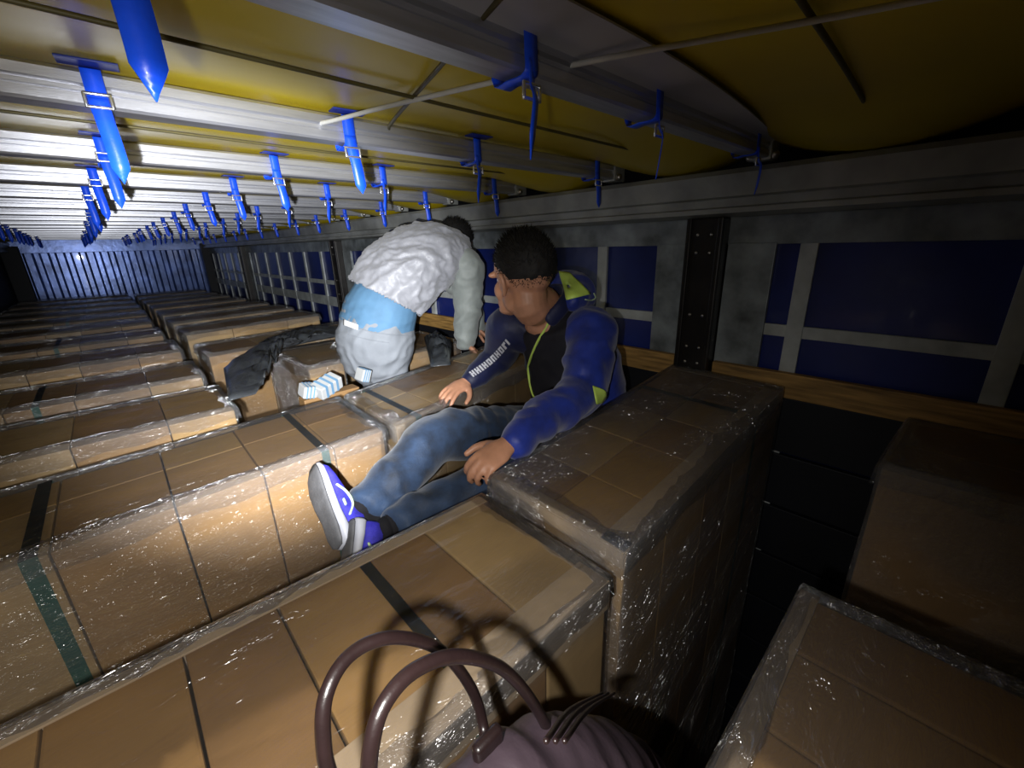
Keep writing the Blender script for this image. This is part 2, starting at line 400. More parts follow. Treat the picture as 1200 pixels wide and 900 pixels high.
# ------------------------------------------------------------------ roof beams and straps
def beam_bm():
    bm = bmesh.new(); x0, x1 = -(XR-XL)/2+.0, (XR-XL)/2-.02
    pr_ = [(-.020, 0), (.020, 0), (.024, .004), (.024, .046), (.018, .052), (-.018, .052), (-.024, .046), (-.024, .032), (-.020, .028), (-.020, .022), (-.024, .018), (-.024, .004)]
    a = [bm.verts.new((x0, p, z)) for p, z in pr_]; b_ = [bm.verts.new((x1, p, z)) for p, z in pr_]
    for k in range(len(pr_)):
        q = (k+1) % len(pr_); bm.faces.new((a[k], a[q], b_[q], b_[k]))
    bm.faces.new(a); bm.faces.new(b_[::-1]); bmesh.ops.recalc_face_normals(bm, faces=bm.faces); return bm
xc = (XL+XR)/2; ZB = 2.672
def bname(k):
    return 'nearest the camera' if k == 0 else (ordinal(k+1) + ' from the camera' if k < 16 else 'last before the bulkhead')
bt = None
for k, y in enumerate(BEAMS):
    if bt is None:
        bt = thing('roof_beam', '', 'roof beam', (xc, y, ZB), 'aluminium roof beams')
        obj('beam_profile', beam_bm(), M['alu'], bt, False, local=True)
        for sx in (-1, 1):
            bm = bmesh.new(); box(bm, (sx*1.145-.035, -.030, -.006), (sx*1.145+.035, .030, .05), .006); obj('end_carriage', bm, M['steel_dull'], bt, False, local=True)
            bm = bmesh.new(); tube(bm, [(sx*1.13, -.034, .008), (sx*1.13, .034, .008)], [.013], 12); obj('roller', bm, M['rivet'], bt, local=True)
        r = bt
    else:
        r = bt.copy(); COL.objects.link(r)
        for ch in list(bt.children):
            c = ch.copy(); COL.objects.link(c); c.parent = r
        r.location = (xc, y, ZB)
    r['label'] = 'silver aluminium roof beam across the trailer, ' + bname(k)

def strap_proto(kind, label, cat, group):
    """blue webbing strap: loop over the beam, slide ring, pointed tail; origin on the beam's underside centre"""
    t = thing('roof_strap', label, cat, (0, 0, 0), group)
    wd = .0125
    bm = bmesh.new()
    def band(path, w0, mi=0, point=False):
        rows = []; path = catmull(path, 18)
        for i, p in enumerate(path):
            ww = w0
            if point and i > 14: ww = w0*max(.04, (18-i)/4)
            rows.append([bm.verts.new(p+V((-ww, 0, 0))), bm.verts.new(p+V((ww, 0, 0)))])
        fs = [bm.faces.new((a[0], a[1], b_[1], b_[0])) for a, b_ in zip(rows[:-1], rows[1:])]
        return fs
    f1 = band([(0, -.033, .052), (0, -.034, .02), (0, -.032, -.004), (0, 0, -.006), (0, .030, -.004), (0, .033, .05)], wd)
    r0 = bmesh.ops.extrude_face_region(bm, geom=f1)
    bmesh.ops.translate(bm, verts=[q for q in r0['geom'] if isinstance(q, bmesh.types.BMVert)], vec=(0, -.001, -.002))
    bmesh.ops.recalc_face_normals(bm, faces=bm.faces)
    obj('strap_loop', bm, M['strap_blue'], t, local=True)
    bm = bmesh.new()
    if kind == 0: path = [(0, -.034, .012), (.001, -.037, -.02), (.003, -.040, -.05), (.004, -.040, -.085), (.003, -.042, -.112)]
    elif kind == 1: path = [(0, -.034, .01), (-.003, -.036, -.02), (-.014, -.043, -.04), (-.020, -.040, -.08), (-.018, -.036, -.112)]
    else: path = [(0, -.034, .012), (.002, -.036, -.02), (.006, -.038, -.05), (.010, -.036, -.085), (.012, -.036, -.105)]
    f2 = band(path, wd*.95, point=True)
    r0 = bmesh.ops.extrude_face_region(bm, geom=f2)
    bmesh.ops.translate(bm, verts=[q for q in r0['geom'] if isinstance(q, bmesh.types.BMVert)], vec=(0, -.002, 0))
    bmesh.ops.recalc_face_normals(bm, faces=bm.faces)
    if kind == 1: bmesh.ops.rotate(bm, verts=bm.verts, cent=(0, -.035, 0), matrix=Matrix.Rotation(.5, 3, 'Z'))
    obj('strap_tail', bm, M['strap_blue'], t, local=True)
    bm = bmesh.new(); zc = (.006 if kind == 0 else (-.028 if kind == 1 else -.022)); xo = -.006 if kind == 1 else 0
    c = [(-wd-.003+xo, -.041, zc-.009), (wd+.003+xo, -.041, zc-.009), (wd+.003+xo, -.041, zc+.009), (-wd-.003+xo, -.041, zc+.009)]
    for i in range(4): tube(bm, [c[i], c[(i+1) % 4]], [.0024], 8, 3)
    obj('slide_ring', bm, M['ring'], t, local=True)
    bm = bmesh.new(); box(bm, (-.036, -.060, .0535), (.036, -.026, .0565), .001); obj('anchor_patch', bm, M['strap_patch'], t, False, local=True)
    return t
def sname(k): return 'nearest roof beam' if k == 0 else (ordinal(k+1)+' roof beam from the camera' if k < 16 else 'last roof beam')
protos = {}
SX = [-.36, .080, .490, .865, 1.40]
side = ['by the left wall', 'left of the middle', 'at the middle', 'right of the middle', 'by the right wall']
for k, y in enumerate(BEAMS):
    for j, sx in enumerate(SX):
        kind = 0 if j in (0, 1) else (1 if (k == 0 or j == 3) else 2)
        lab = 'blue roof strap %s, %s' % (side[j], sname(k))
        if kind not in protos:
            protos[kind] = strap_proto(kind, lab, 'strap', 'blue straps hanging from the roof beams'); r = protos[kind]
        else:
            p0 = protos[kind]; r = p0.copy(); COL.objects.link(r)
            for ch in list(p0.children):
                c = ch.copy(); COL.objects.link(c); c.parent = r
        r.location = (sx+random.uniform(-.02, .02), y, ZB); r.rotation_euler = (0, 0, random.uniform(-.12, .12) if k else 0)
        if k > 1: r.scale = (1, 1, random.uniform(.8, 1.15)) if False else (1, 1, 1)
        r['label'] = lab
# roof cords and the seams of the sheet
def cord(pts, r, mat, lab, cat='cord'):
    bm = bmesh.new(); tube(bm, pts, [r], 8, 30); tag(obj('tension_cable', bm, mat, None, True, loc=pts[0]), lab, cat, 'cords under the roof sheet')
zc = 2.703; zd = 2.7135
cord([(1.25, -1.5, zc-.01), (.95, -.45, zc), (.776, .069, zc), (.61, .45, zc), (.50, .80, zc+.003), (.445, .97, zc), (.425, 1.03, zc)], .0042, M['cord'], 'taut white cord under the yellow roof, crossing the nearest bay')
cord([(-.1, -1.5, zd-.012), (.25, -.15, zd), (.38, .33, zd), (.50, .74, zd), (.57, .97, zd), (.60, 1.03, zd)], .0035, M['cord_dark'], 'dark cable slanting under the yellow roof beside the nearest beam')
cord([(-.7, .77, zd-.002), (0, .765, zd-.004), (.66, .775, zd-.004), (1.5, .79, zd-.002)], .0035, M['cord_dark'], 'dark cable between the nearest two roof beams, running across the trailer')
cord([(-.75, .16, zd-.02), (.25, .18, zd), (.537, .196, zd-.002), (1.0, .21, zd-.002), (1.5, .235, zd)], .0042, M['cord_dark'], 'dark cable above the photographer, running towards the right wall')
cord([(-.7, 1.32, zd-.002), (.1, 1.31, zd-.004), (.66, 1.33, zd-.004), (1.5, 1.33, zd-.002)], .003, M['cord_dark'], 'dark cable behind the second roof beam, running across the trailer')
# white reinforcing band welded to the sheet next to the first beam
bm = bmesh.new(); rows = []
for i in range(31):
    x = XL+.05+(XR-.14-XL)*i/30; wdt = .035+.055*max(0, sin(pi*(x+.1)/1.5)) if x > -.1 else .035
    rows.append((bm.verts.new((x, .476-wdt, 2.721)), bm.verts.new((x, .476, 2.716))))
for a, b_ in zip(rows[:-1], rows[1:]): bm.faces.new((a[0], a[1], b_[1], b_[0]))
r_ = bmesh.ops.extrude_face_region(bm, geom=list(bm.faces)); bmesh.ops.translate(bm, verts=[q for q in r_['geom'] if isinstance(q, bmesh.types.BMVert)], vec=(0, 0, -.003))
bmesh.ops.recalc_face_normals(bm, faces=bm.faces)
struct('trim_%d' % tn, bm, M['tarp_white']); tn += 1

# ------------------------------------------------------------------ wrapped pallets
def lerp2(a, b_, t): return (a[0]*(1-t)+b_[0]*t, a[1]*(1-t)+b_[1]*t)
def film_bm(quad, z1, depth, off, seed, sag=.004, pleat=.004):
    """shell of stretch film over quad: rounded outline, dome, skirts with pleats"""
    bm = bmesh.new(); c = V((sum(p[0] for p in quad)/4, sum(p[1] for p in quad)/4))
    rad = .012; per = []
    for i in range(4):
        p = V(quad[i]); a = (V(quad[i-1])-p).normalized(); b_ = (V(quad[(i+1) % 4])-p).normalized()
        out_ = -(a+b_)*off
        p2 = p+out_
        per += [p2+a*rad, p2+(a+b_)*rad*.3, p2+b_*rad]
        L = (V(quad[(i+1) % 4])-p).length; n = max(4, int(L/.03))
        q2 = V(quad[(i+1) % 4]); a2 = (p-q2).normalized(); b2 = (V(quad[(i+2) % 4])-q2).normalized(); q2 = q2-(a2+b2)*off
        for k in range(1, n): per.append((p2+b_*rad).lerp(q2+a2*rad, k/n))
    rings = []
    for s in (.15, .4, .6, .75, .86, .93, .975): rings.append([(c+(p-c)*s, z1+off*.9) for p in per])
    rings.append([(p-(p-c).normalized()*.004, z1+off*.6) for p in per])
    zs = [z1-.006, z1-.03, z1-.06, z1-.09, z1-.13, z1-.18, z1-.24, z1-.32, z1-.42, z1-.56, z1-.75, z1-1.0, z1-1.3, z1-depth]
    for z in zs: rings.append([(p, z) for p in per])
    vr = []
    for ri, rg in enumerate(rings):
        row = []
        for p, z in rg:
            P = V((p.x, p.y, z)); d = 0
            if ri > 7:
                out_ = (p-c).normalized()
                d = pleat*(.5+noise.noise(V((p.x*22+seed, p.y*22, z*4))))
                P += V((out_.x, out_.y, 0))*d
            else: P.z += .0028*(1+noise.noise(V((p.x*14, p.y*14, seed))))*(1 if ri < 6 else .4)
            row.append(bm.verts.new(P))
        vr.append(row)
    n = len(per)
    for a, b_ in zip(vr[:-1], vr[1:]):
        for k in range(n): bm.faces.new((a[k], b_[k], b_[(k+1) % n], a[(k+1) % n]))
    bm.faces.new(vr[0])
    bmesh.ops.recalc_face_normals(bm, faces=bm.faces)
    return bm
def wrapped_pallet(quad, zt, cuts, label, bands=(), prot=(), film='film', group='film-wrapped carton pallets', lower=4, rowcut=None, pallet_h=.13, seed=0, mats=None, widths=.045):
    """quad: front-left, front-right, back-right, back-left corners (x,y); cuts: fractions along the length"""
    rnd = random.Random(seed+11)
    A, B, C_, D = [tuple(q)[:2] for q in quad]
    cx = (A[0]+B[0]+C_[0]+D[0])/4; cy = (A[1]+B[1]+C_[1]+D[1])/4
    t = thing('wrapped_pallet', label, 'pallet', (cx, cy, 0), group)
    # wooden pallet: deck and three runners
    bm = bmesh.new()
    ins = [lerp2(q, (cx, cy), .02) for q in (A, B, C_, D)]
    prism(bm, ins, pallet_h-.022, pallet_h, .002)
    for s0 in (0, .44, .88):
        prism(bm, [lerp2(ins[0], ins[3], s0), lerp2(ins[1], ins[2], s0), lerp2(ins[1], ins[2], s0+.12), lerp2(ins[0], ins[3], s0+.12)], 0, pallet_h-.022, .002)
    obj('wooden_pallet', bm, M['pallet_wood'], t, False)
    fr = [0]+list(cuts)+[1]
    hs = (zt-pallet_h)/lower
    for L in range(lower):
        z0 = pallet_h+L*hs; z1 = pallet_h+(L+1)*hs-.0015
        shift = 0 if L == lower-1 else rnd.uniform(-.02, .02)
        for i in range(len(fr)-1):
            a = fr[i]+(shift if i else 0)+.0012; b_ = fr[i+1]+(shift if i+1 < len(fr)-1 else 0)-.0012
            jit = rnd.uniform(0, .0035) if L == lower-1 else 0
            splits = [(0, 1)] if rowcut is None else [(0, rowcut-.003), (rowcut+.003, 1)]
            for (s0, s1) in splits:
                q = [lerp2(lerp2(A, D, s0), lerp2(B, C_, s0), a), lerp2(lerp2(A, D, s0), lerp2(B, C_, s0), b_), lerp2(lerp2(A, D, s1), lerp2(B, C_, s1), b_), lerp2(lerp2(A, D, s1), lerp2(B, C_, s1), a)]
                bm = bmesh.new(); prism(bm, q, z0, z1-jit, .0035)
                obj('carton', bm, (mats or CART)[rnd.randrange(len(mats or CART))], t, False)
    for (f, wd) in bands:      # strapping band over the top and down both long sides
        p = lerp2(A, B, f); q = lerp2(D, C_, f); ax = V((B[0]-A[0], B[1]-A[1], 0)).normalized()*wd
        p = V((*p, zt)); q = V((*q, zt)); o_ = (q-p).normalized()*.003
        path = [p-o_+V((0, 0, -(zt-.14))), p-o_+V((0, 0, .0018)), q+o_+V((0, 0, .0018)), q+o_+V((0, 0, -(zt-.14)))]
        bm = bmesh.new(); rr = []
        for s in path: rr.append((bm.verts.new(s-ax), bm.verts.new(s+ax)))
        for a_, b_ in zip(rr[:-1], rr[1:]): bm.faces.new((a_[0], a_[1], b_[1], b_[0]))
        bmesh.ops.solidify(bm, geom=list(bm.faces), thickness=.0012); bmesh.ops.recalc_face_normals(bm, faces=bm.faces)
        obj('strapping_band', bm, M['band_teal'], t, False)
    for (e, s0, s1, wt, ht) in prot:  # cardboard angle along an edge: e = edge index
        P = [A, B, C_, D][e]; Q = [A, B, C_, D][(e+1) % 4]; R_ = [A, B, C_, D][(e+2) % 4]
        p = V((*lerp2(P, Q, s0), 0)); q = V((*lerp2(P, Q, s1), 0)); inn = (V((*R_, 0))-V((*Q, 0))).normalized()
        o_ = -inn*.0035
        bm = bmesh.new()
        prism(bm, [(p+o_)[:2], (q+o_)[:2], (q+inn*wt)[:2], (p+inn*wt)[:2]], zt+.0022, zt+.0055, .0008)
        prism(bm, [(p+o_)[:2], (q+o_)[:2], (q)[:2], (p)[:2]], zt-ht, zt+.005, .0008)
        obj('edge_protector', bm, M['protector'], t, False)
    # the film's upper turns folded over the top edge
    bm = bmesh.new(); c = V((cx, cy)); per = []
    for i in range(4):
        p = V([A, B, C_, D][i]); q = V([A, B, C_, D][(i+1) % 4]); n = max(6, int((q-p).length/.022))
        per += [(p.lerp(q, k/n), (V((cx, cy))-p.lerp(q, k/n))) for k in range(n)]
    rr = []
    for (p, inw) in per:
        # inward distance measured towards the pallet's long axis
        wd = .010+.022*abs(noise.noise(V((p.x*5+seed, p.y*5, 0))))+.022*abs(noise.noise(V((p.x*17, p.y*17, seed))))
        il = inw.normalized(); o2 = p-il*.013
        rr.append([bm.verts.new((*(p+il*wd*1.6), zt+.0135)), bm.verts.new((*(p+il*wd*.6), zt+.0145+.002*noise.noise(V((p.x*40, p.y*40, 1))))), bm.verts.new((*(p-il*.006), zt+.0125)),
                   bm.verts.new((*o2, zt+.002)), bm.verts.new((*(o2-il*.003), zt-.04-.02*noise.noise(V((p.x*9, p.y*9, seed)))))])
    n = len(rr)
    for i in range(n):
        for k in range(4): bm.faces.new((rr[i][k], rr[i][k+1], rr[(i+1) % n][k+1], rr[(i+1) % n][k]))
    bmesh.ops.recalc_face_normals(bm, faces=bm.faces)
    obj('film_fold', bm, M['film_fold'], t)
    obj('stretch_film', film_bm([A, B, C_, D], zt+.005, zt-.15, .006, seed*3.7), M[film], t)
    return t

ZT = 1.95
a_fl = Uz(590, 775, ZT); xa = -.72
wrapped_pallet([(xa, .31), (.462, .285), (.472, .600), (xa, .655)], ZT, [.12, .24, .36, .47, .58, .675, .79, .885],
    'film-wrapped pallet of long tan cartons in the foreground, under the handbag handles', bands=[(.40, .008), (.785, .009)], prot=[(0, .0, 1, .055, .05), (2, 0, 1, .02, .04)], seed=1, film='film')
wrapped_pallet([(.508, .285), (1.530, .335), (1.560, .72), (.518, .612)], ZT+.022, [.16, .36, .55, .74],
    'film-wrapped pallet of brown cartons right of the seated man, reaching the black post', bands=[(.72, .014)],
    prot=[(0, 0, 1, .05, .035), (3, 0, 1, .030, .025), (1, 0, 1, .03, .03)], seed=2, film='film_loose', rowcut=.55)
wrapped_pallet([(xa, 1.00), (.505, 1.075), (.52, 1.425), (xa, 1.36)], ZT, [.14, .30, .45, .60, .74, .88],
    'film-wrapped pallet of cartons under the soles of the seated man', bands=[(.43, .012), (.86, .010)], seed=3, film='film_side', rowcut=.62)
wrapped_pallet([(.548, 1.08), (1.42, 1.25), (1.36, 1.63), (.560, 1.44)], ZT-.005, [.22, .45, .7],
    'film-wrapped pallet of cartons under the far hand of the seated man', bands=[(.1, .012)], seed=4, rowcut=.6)
wrapped_pallet([(-.75, -.85), (.655, -.80), (.645, .068), (-.75, .066)], ZT, [.12, .25, .38, .5, .62, .73, .83, .92],
    'film-wrapped pallet of ochre cartons in the bottom right corner of the photo', bands=[(.62, .012), (.3, .012)], prot=[(2, 0, 1, .02, .04)], seed=5, film='film_heavy')
wrapped_pallet([(1.20, -.85), (1.57, -.85), (1.57, .02), (1.20, .04)], ZT-.01, [.5],
    'dim film-wrapped pallet against the right wall below the long spruce board', seed=6, film='film_loose', mats=[CART[4], CART[1]])
LZ = [1.95, 1.945, 1.94, 1.935, 1.93, 1.92, 1.91, 1.90, 1.89, 1.88]
LY = [(1.60, 1.93), (2.18, 2.50), (2.90, 3.26), (3.62, 3.98), (4.38, 4.74), (5.14, 5.5), (5.9, 6.26), (6.66, 7.02), (7.5, 7.9), (8.4, 8.8)]
for k, ((a, b_), z) in enumerate(zip(LY, LZ)):
    j = random.uniform(-.03, .03)
    wrapped_pallet([(-.74, a+.02+j), (.235+.01*k+j*.5, a), (.245+.01*k+j*.5, b_), (-.74, b_+.03+j)], z, [.2, .42, .6, .82],
        'film-wrapped carton pallet in the left column, %s row beyond the seated man' % ordinal(k+1), seed=20+k, bands=[(.5, .01)] if k % 2 else (), lower=4)
RY = [(2.62, 2.98), (3.36, 3.74), (4.02, 4.40), (4.72, 5.1), (5.5, 5.86), (6.3, 6.66), (7.1, 7.46), (7.9, 8.3)]
RZ = [1.94, 1.955, 1.95, 1.94, 1.93, 1.915, 1.90, 1.89]
for k, ((a, b_), z) in enumerate(zip(RY, RZ)):
    j = random.uniform(-.03, .03)
    wrapped_pallet([(.345+.01*k, a), (1.24+j, a+.10), (1.22+j, b_+.08), (.345+.01*k, b_)], z, [.3, .72] if k < 2 else [.28, .55, .8],
        'film-wrapped carton pallet in the right column, %s row behind the bending man' % ordinal(k+1), seed=40+k, lower=4, mats=[CART[2], CART[3], CART[0]])
q3 = [Uz(362, 433, 1.95), V((.755, 1.925, 0)), V((.90, 2.39, 0)), Uz(314, 414, 1.95)]
wrapped_pallet(q3, 1.95, [.5], 'small wrapped pallet of pale cartons left of the bending man', seed=60, mats=[CART[3], CART[2]], film='film_heavy')
wrapped_pallet([(1.13, 1.99), (1.50, 2.01), (1.50, 2.45), (1.12, 2.42)], 1.90, [.5],
    'small wrapped pallet by the wall, seen between the two men', seed=61, film='film_heavy')
# lower stack the seated man sits on, and the one the bending man stands on
wrapped_pallet([(.60, .70), (1.50, .80), (1.50, 1.03), (.60, .96)], 1.66, [.33, .66],
    'lower wrapped stack in the gap, carrying the seated man', seed=62)
wrapped_pallet([(.80, 1.69), (1.10, 1.70), (1.10, 1.95), (.84, 1.95)], 1.17, [.5],
    'low stack of cartons under the bending man', seed=63, lower=3)

# striped packets and black plastic sheet
def packet(c, size, rot, label):
    t = thing('striped_packet', label, 'packet', c, 'striped white packets beside the bending man')
    bm = bmesh.new(); box(bm, (-size[0]/2, -size[1]/2, 0), (size[0]/2, size[1]/2, size[2]), .004); obj('packet_body', bm, M['pack_white'], t, False, local=True)
    for q in (-.3, -.05, .2):
        bm = bmesh.new(); box(bm, (size[0]*q, -size[1]/2-.0008, -.0004), (size[0]*(q+.1), size[1]/2+.0008, size[2]+.0008)); obj('blue_stripe', bm, M['pack_blue'], t, False, local=True)
    t.rotation_euler = rot
    return t
for (px, py, size, rot, lab) in ((384, 458, (.10, .06, .05), (.3, -.25, .3), 'white packet with blue stripes tilted in front of the pale cartons'),
                                 (360, 464, (.05, .05, .045), (.2, .2, .1), 'small white packet with blue stripes, left of the tilted one'),
                                 (424, 446, (.04, .05, .05), (.1, .35, .2), 'white packet with blue stripes right beside the legs of the bending man'),
                                 (586, 404, (.08, .045, .04), (0, .1, .5), 'white packet with stripes near the wall, over the sleeve of the seated man')):
    packet(Uz(px, py, 1.935), size, rot, lab)
t = thing('packet_shadow_block', 'added dark brown tray behind the far edge of the row, under the striped packets', 'block', Uz(380, 462, 1.90))
bm = bmesh.new(); c = Uz(385, 462, 1.90); box(bm, (c.x-.10, c.y-.02, 1.16), (c.x+.12, c.y+.045, 1.905), .004); obj('shadow_block', bm, CART[4], t, False)  # dark block added in place of the shadow under the packets
# black plastic sheet thrown over the cartons
def sheet(outline, z, label, seed, name='plastic_sheet', mat='black_poly'):
    pts = [Uz(px, py, z) for px, py in outline]
    c = sum(pts, V((0, 0, 0)))/len(pts); bm = bmesh.new()
    P = [(pts[i].lerp(pts[(i+1) % len(pts)], k/6)) for i in range(len(pts)) for k in range(6)]
    rows = []
    for s in [.04]+[i/14 for i in range(1, 15)]:
        row = []
        for p in P:
            q = c+(p-c)*s
            h = .020*(1-s*s)+.040*(1-abs(noise.noise(V((q.x*11+seed, q.y*15, 0))))*2.2)*(1-s**4)+.006*noise.noise(V((q.x*40, q.y*40, seed)))
            row.append(bm.verts.new((q.x, q.y, z+max(.002, h))))
        rows.append(row)
    n = len(P)
    for a, b_ in zip(rows[:-1], rows[1:]):
        for k in range(n): bm.faces.new((a[k], b_[k], b_[(k+1) % n], a[(k+1) % n]))
    bm.faces.new(rows[0]); bmesh.ops.recalc_face_normals(bm, faces=bm.faces)
    bmesh.ops.solidify(bm, geom=list(bm.faces), thickness=.002)
    tag(obj(name, bm, M[mat], None, True, loc=c), label, 'plastic sheet')
sheet([(262, 432), (300, 405), (330, 394), (372, 382), (400, 384), (402, 394), (360, 402), (318, 412), (312, 440), (300, 462), (268, 470)], 1.978, 'crumpled black plastic sheet over the cartons left of the bending man', 3)
sheet([(497, 396), (512, 390), (530, 402), (528, 428), (505, 430)], 1.962, 'crumpled black plastic sheet between the legs and the hanging arm of the bending man', 8)

# ------------------------------------------------------------------ people
def frame(origin, fwd, up):
    f = V(fwd).normalized(); r = f.cross(V(up)).normalized(); u = r.cross(f)
    m_ = Matrix((r, f, u)).transposed().to_4x4(); m_.translation = V(origin); return m_
def tubeM(bm, m_, pts, radii, segs=12, n=None, side=None):
    tube(bm, [m_ @ V(p) for p in pts], radii, segs, n, side=(m_.to_3x3() @ V(side)) if side else None)
def head(bm, m_):
    e = lambda c, r: ell(bm, c, r, m_)
    e((0, -.018, .030), (.076, .094, .088)); e((0, .020, .035), (.066, .068, .066))
    e((0, .028, -.030), (.060, .062, .078)); e((0, .070, -.094), (.026, .022, .020))
    for s in (-1, 1):
        e((s*.044, .004, -.060), (.024, .036, .034)); e((s*.032, .052, -.030), (.030, .032, .034)); e((s*.022, .050, -.066), (.032, .036, .030))
        e((s*.030, .046, -.086), (.026, .034, .018))
        e((s*.040, .074, .020), (.026, .014, .010))
        # ear: rim and lobe
        tubeM(bm, m_, [(s*.074, .012, .006), (s*.085, .000, .024), (s*.091, -.016, .020), (s*.090, -.020, -.004), (s*.081, -.006, -.030), (s*.075, .006, -.034)], [.0065], 8, 14)
        e((s*.078, -.004, -.004), (.009, .016, .026))
        e((s*.011, .091, -.036), (.009, .010, .008))
    tubeM(bm, m_, [(0, .082, .016), (0, .092, -.006), (0, .097, -.030)], [.008, .009, .010], 10)
    e((0, .084, -.058), (.020, .009, .005)); e((0, .082, -.067), (.018, .010, .0055))
    e((0, .086, .030), (.02, .012, .014))
def fingers(bm, m_, curl, spread, thumb, sc=1.0, thumb_curl=.5):
    """hand frame: origin wrist, +Y towards fingers, +Z back of hand, +X thumb side"""
    c3 = m_
    tubeM(bm, c3, [(0, -.035*sc, 0), (0, .0, 0), (.0, .035*sc, .001), (0, .078*sc, 0)], [(.027*sc, .020*sc), (.029*sc, .018*sc), (.040*sc, .0155*sc), (.040*sc, .0125*sc)], 16, side=(1, 0, 0))
    data = [(.030, .080, .072, .0086), (.0105, .085, .080, .0088), (-.0095, .082, .074, .0085), (-.029, .074, .060, .0076)]
    for k, (x, y, L, r) in enumerate(data):
        x *= sc; y *= sc; L *= sc; r *= sc
        cu = curl[k]; a = spread*(x/.03/sc)
        p = V((x*.95, y-.035*sc, 0)); pts = [p.copy()]; ang = cu*.05; p = V((x, y, 0)); pts.append(p.copy()); ang = cu*.35
        for f_, add in ((.45, .0), (.31, cu*.5), (.24, cu*.35)):
            ang += add
            p = p+V((sin(a)*cos(ang), cos(a)*cos(ang), -sin(ang)))*L*f_; pts.append(p.copy())
        tubeM(bm, c3, pts, [r*1.1, r*1.15, r*1.03, r*.98, r*.82], 10, 16)
    tx = [(.012*sc, .012*sc, -.006*sc), (.040*sc, .028*sc, -.010*sc)]
    p = V(tx[1]); a = thumb
    p2 = p+V((sin(a), cos(a), -.25))*.034*sc; p3 = p2+V((sin(a-thumb_curl), cos(a-thumb_curl), -.35))*.030*sc
    tubeM(bm, c3, [V(tx[0]), p, p2, p3], [.015*sc, .0135*sc, .0108*sc, .0088*sc], 10, 14)
def hair_mesh(m_, skull_c, rad, zlow, tuft, n, seed, grow=1.03, front=.06):
    bm = bmesh.new(); rnd = random.Random(seed)
    res = bmesh.ops.create_icosphere(bm, subdivisions=5, radius=1)
    kill = []
    for q in res['verts']:
        d = q.co.normalized(); edge = zlow(d)
        k = grow+.035*noise.noise(d*6)+.02*noise.noise(d*17)+ (.05*max(0, d.z)**2)+.13*max(0, d.y-.2)*max(0, d.z+.1)
        if d.z < edge: kill.append(q)
        if d.z < edge+.12: k = 1.0+(k-1.0)*max(0, (d.z-edge)/.12)
        q.co = V((d.x*rad[0]*k, d.y*rad[1]*k, d.z*rad[2]*k))+V(skull_c)
    bmesh.ops.delete(bm, geom=kill, context='VERTS')
    for _ in range(n):
        d = V((rnd.gauss(0, 1), rnd.gauss(0, 1), rnd.gauss(.3, 1))).normalized()
        if d.z < zlow(d)+.02: continue
        top = max(0, d.z+.15)
        L = tuft*(.25+top)*rnd.uniform(.6, 1.3); k = grow-.02
        p = V((d.x*rad[0]*k, d.y*rad[1]*k, d.z*rad[2]*k))+V(skull_c)
        dirv = (d+V((rnd.uniform(-.35, .35), .15+rnd.uniform(-.3, .4), .55)))*.8
        dirv.normalize(); s = dirv.cross(V((.3, .1, 1))).normalized()*.0022; o_ = dirv.cross(s).normalized()*.0022
        b0 = [bm.verts.new(p+s), bm.verts.new(p-s*.5+o_), bm.verts.new(p-s*.5-o_)]; tip = bm.verts.new(p+dirv*L)
        for i in range(3): bm.faces.new((b0[i], b0[(i+1) % 3], tip))
    for _ in range(n*2):      # short faded hair below the cap's edge
        d = V((rnd.gauss(0, 1), rnd.gauss(-.1, 1), rnd.gauss(-.2, .6))).normalized(); e_ = zlow(d)
        if not (e_-.24*rnd.random()**1.5 < d.z < e_+.03) or d.y > .55: continue
        k = .985; p = V((d.x*rad[0]*k, d.y*rad[1]*k, d.z*rad[2]*k))+V(skull_c)
        s = d.cross(V((.3, .1, 1))).normalized()*.0013; o_ = d.cross(s).normalized()*.0013; dv = (d+V((0, 0, -.6))).normalized()
        b0 = [bm.verts.new(p+s), bm.verts.new(p-s*.5+o_), bm.verts.new(p-s*.5-o_)]; tip = bm.verts.new(p+dv*.0045)
        for i in range(3): bm.faces.new((b0[i], b0[(i+1) % 3], tip))
    bmesh.ops.transform(bm, matrix=m_, verts=bm.verts); return bm

# ---- seated man ---------------------------------------------------------------
P1 = dict(pel=V((1.13, .85, 1.80)), hipL=V((1.10, .775, 1.79)), hipR=V((1.10, .925, 1.79)),
          kneL=V((.70, .735, 1.86)), kneR=V((.60, .915, 1.945)), ankL=V((.350, .775, 1.855)), ankR=V((.330, .850, 1.890)),
          ch=V((1.12, .88, 2.06)), up=V((1.06, .90, 2.20)), nb=V((1.005, .905, 2.262)), hd=V((.925, .915, 2.350)),
          shL=V((1.045, .755, 2.185)), shR=V((1.00, 1.055, 2.175)), elL=V((.90, .690, 2.040)), elR=V((1.03, 1.15, 2.045)),
          wrL=V((.605, .645, 2.012)), wrR=V((.875, 1.14, 1.995)))
g = P1
man = thing('person', 'seated person in a blue jacket with lime piping, legs stretched out, looking away', 'person', (1.13, .85, 1.66))
HF1 = frame(g['hd'], (.05, 1.0, -.06), (-.10, -.04, 1))
bm = bmesh.new()
head(bm, HF1)
tube(bm, [g['nb']+V((.02, 0, -.06)), g['nb'], HF1 @ V((0, -.024, -.085)), HF1 @ V((0, -.02, -.03))], [(.075, .07), (.060, .060), (.054, .057), (.054, .06)], 20, 14)
tube(bm, [g['pel'], V((1.14, .86, 1.93)), g['ch'], g['up'], g['nb']+V((.01, 0, -.02))], [(.15, .105), (.135, .09), (.15, .10), (.15, .085), (.07, .06)], 24, 20, side=(0, 1, 0))
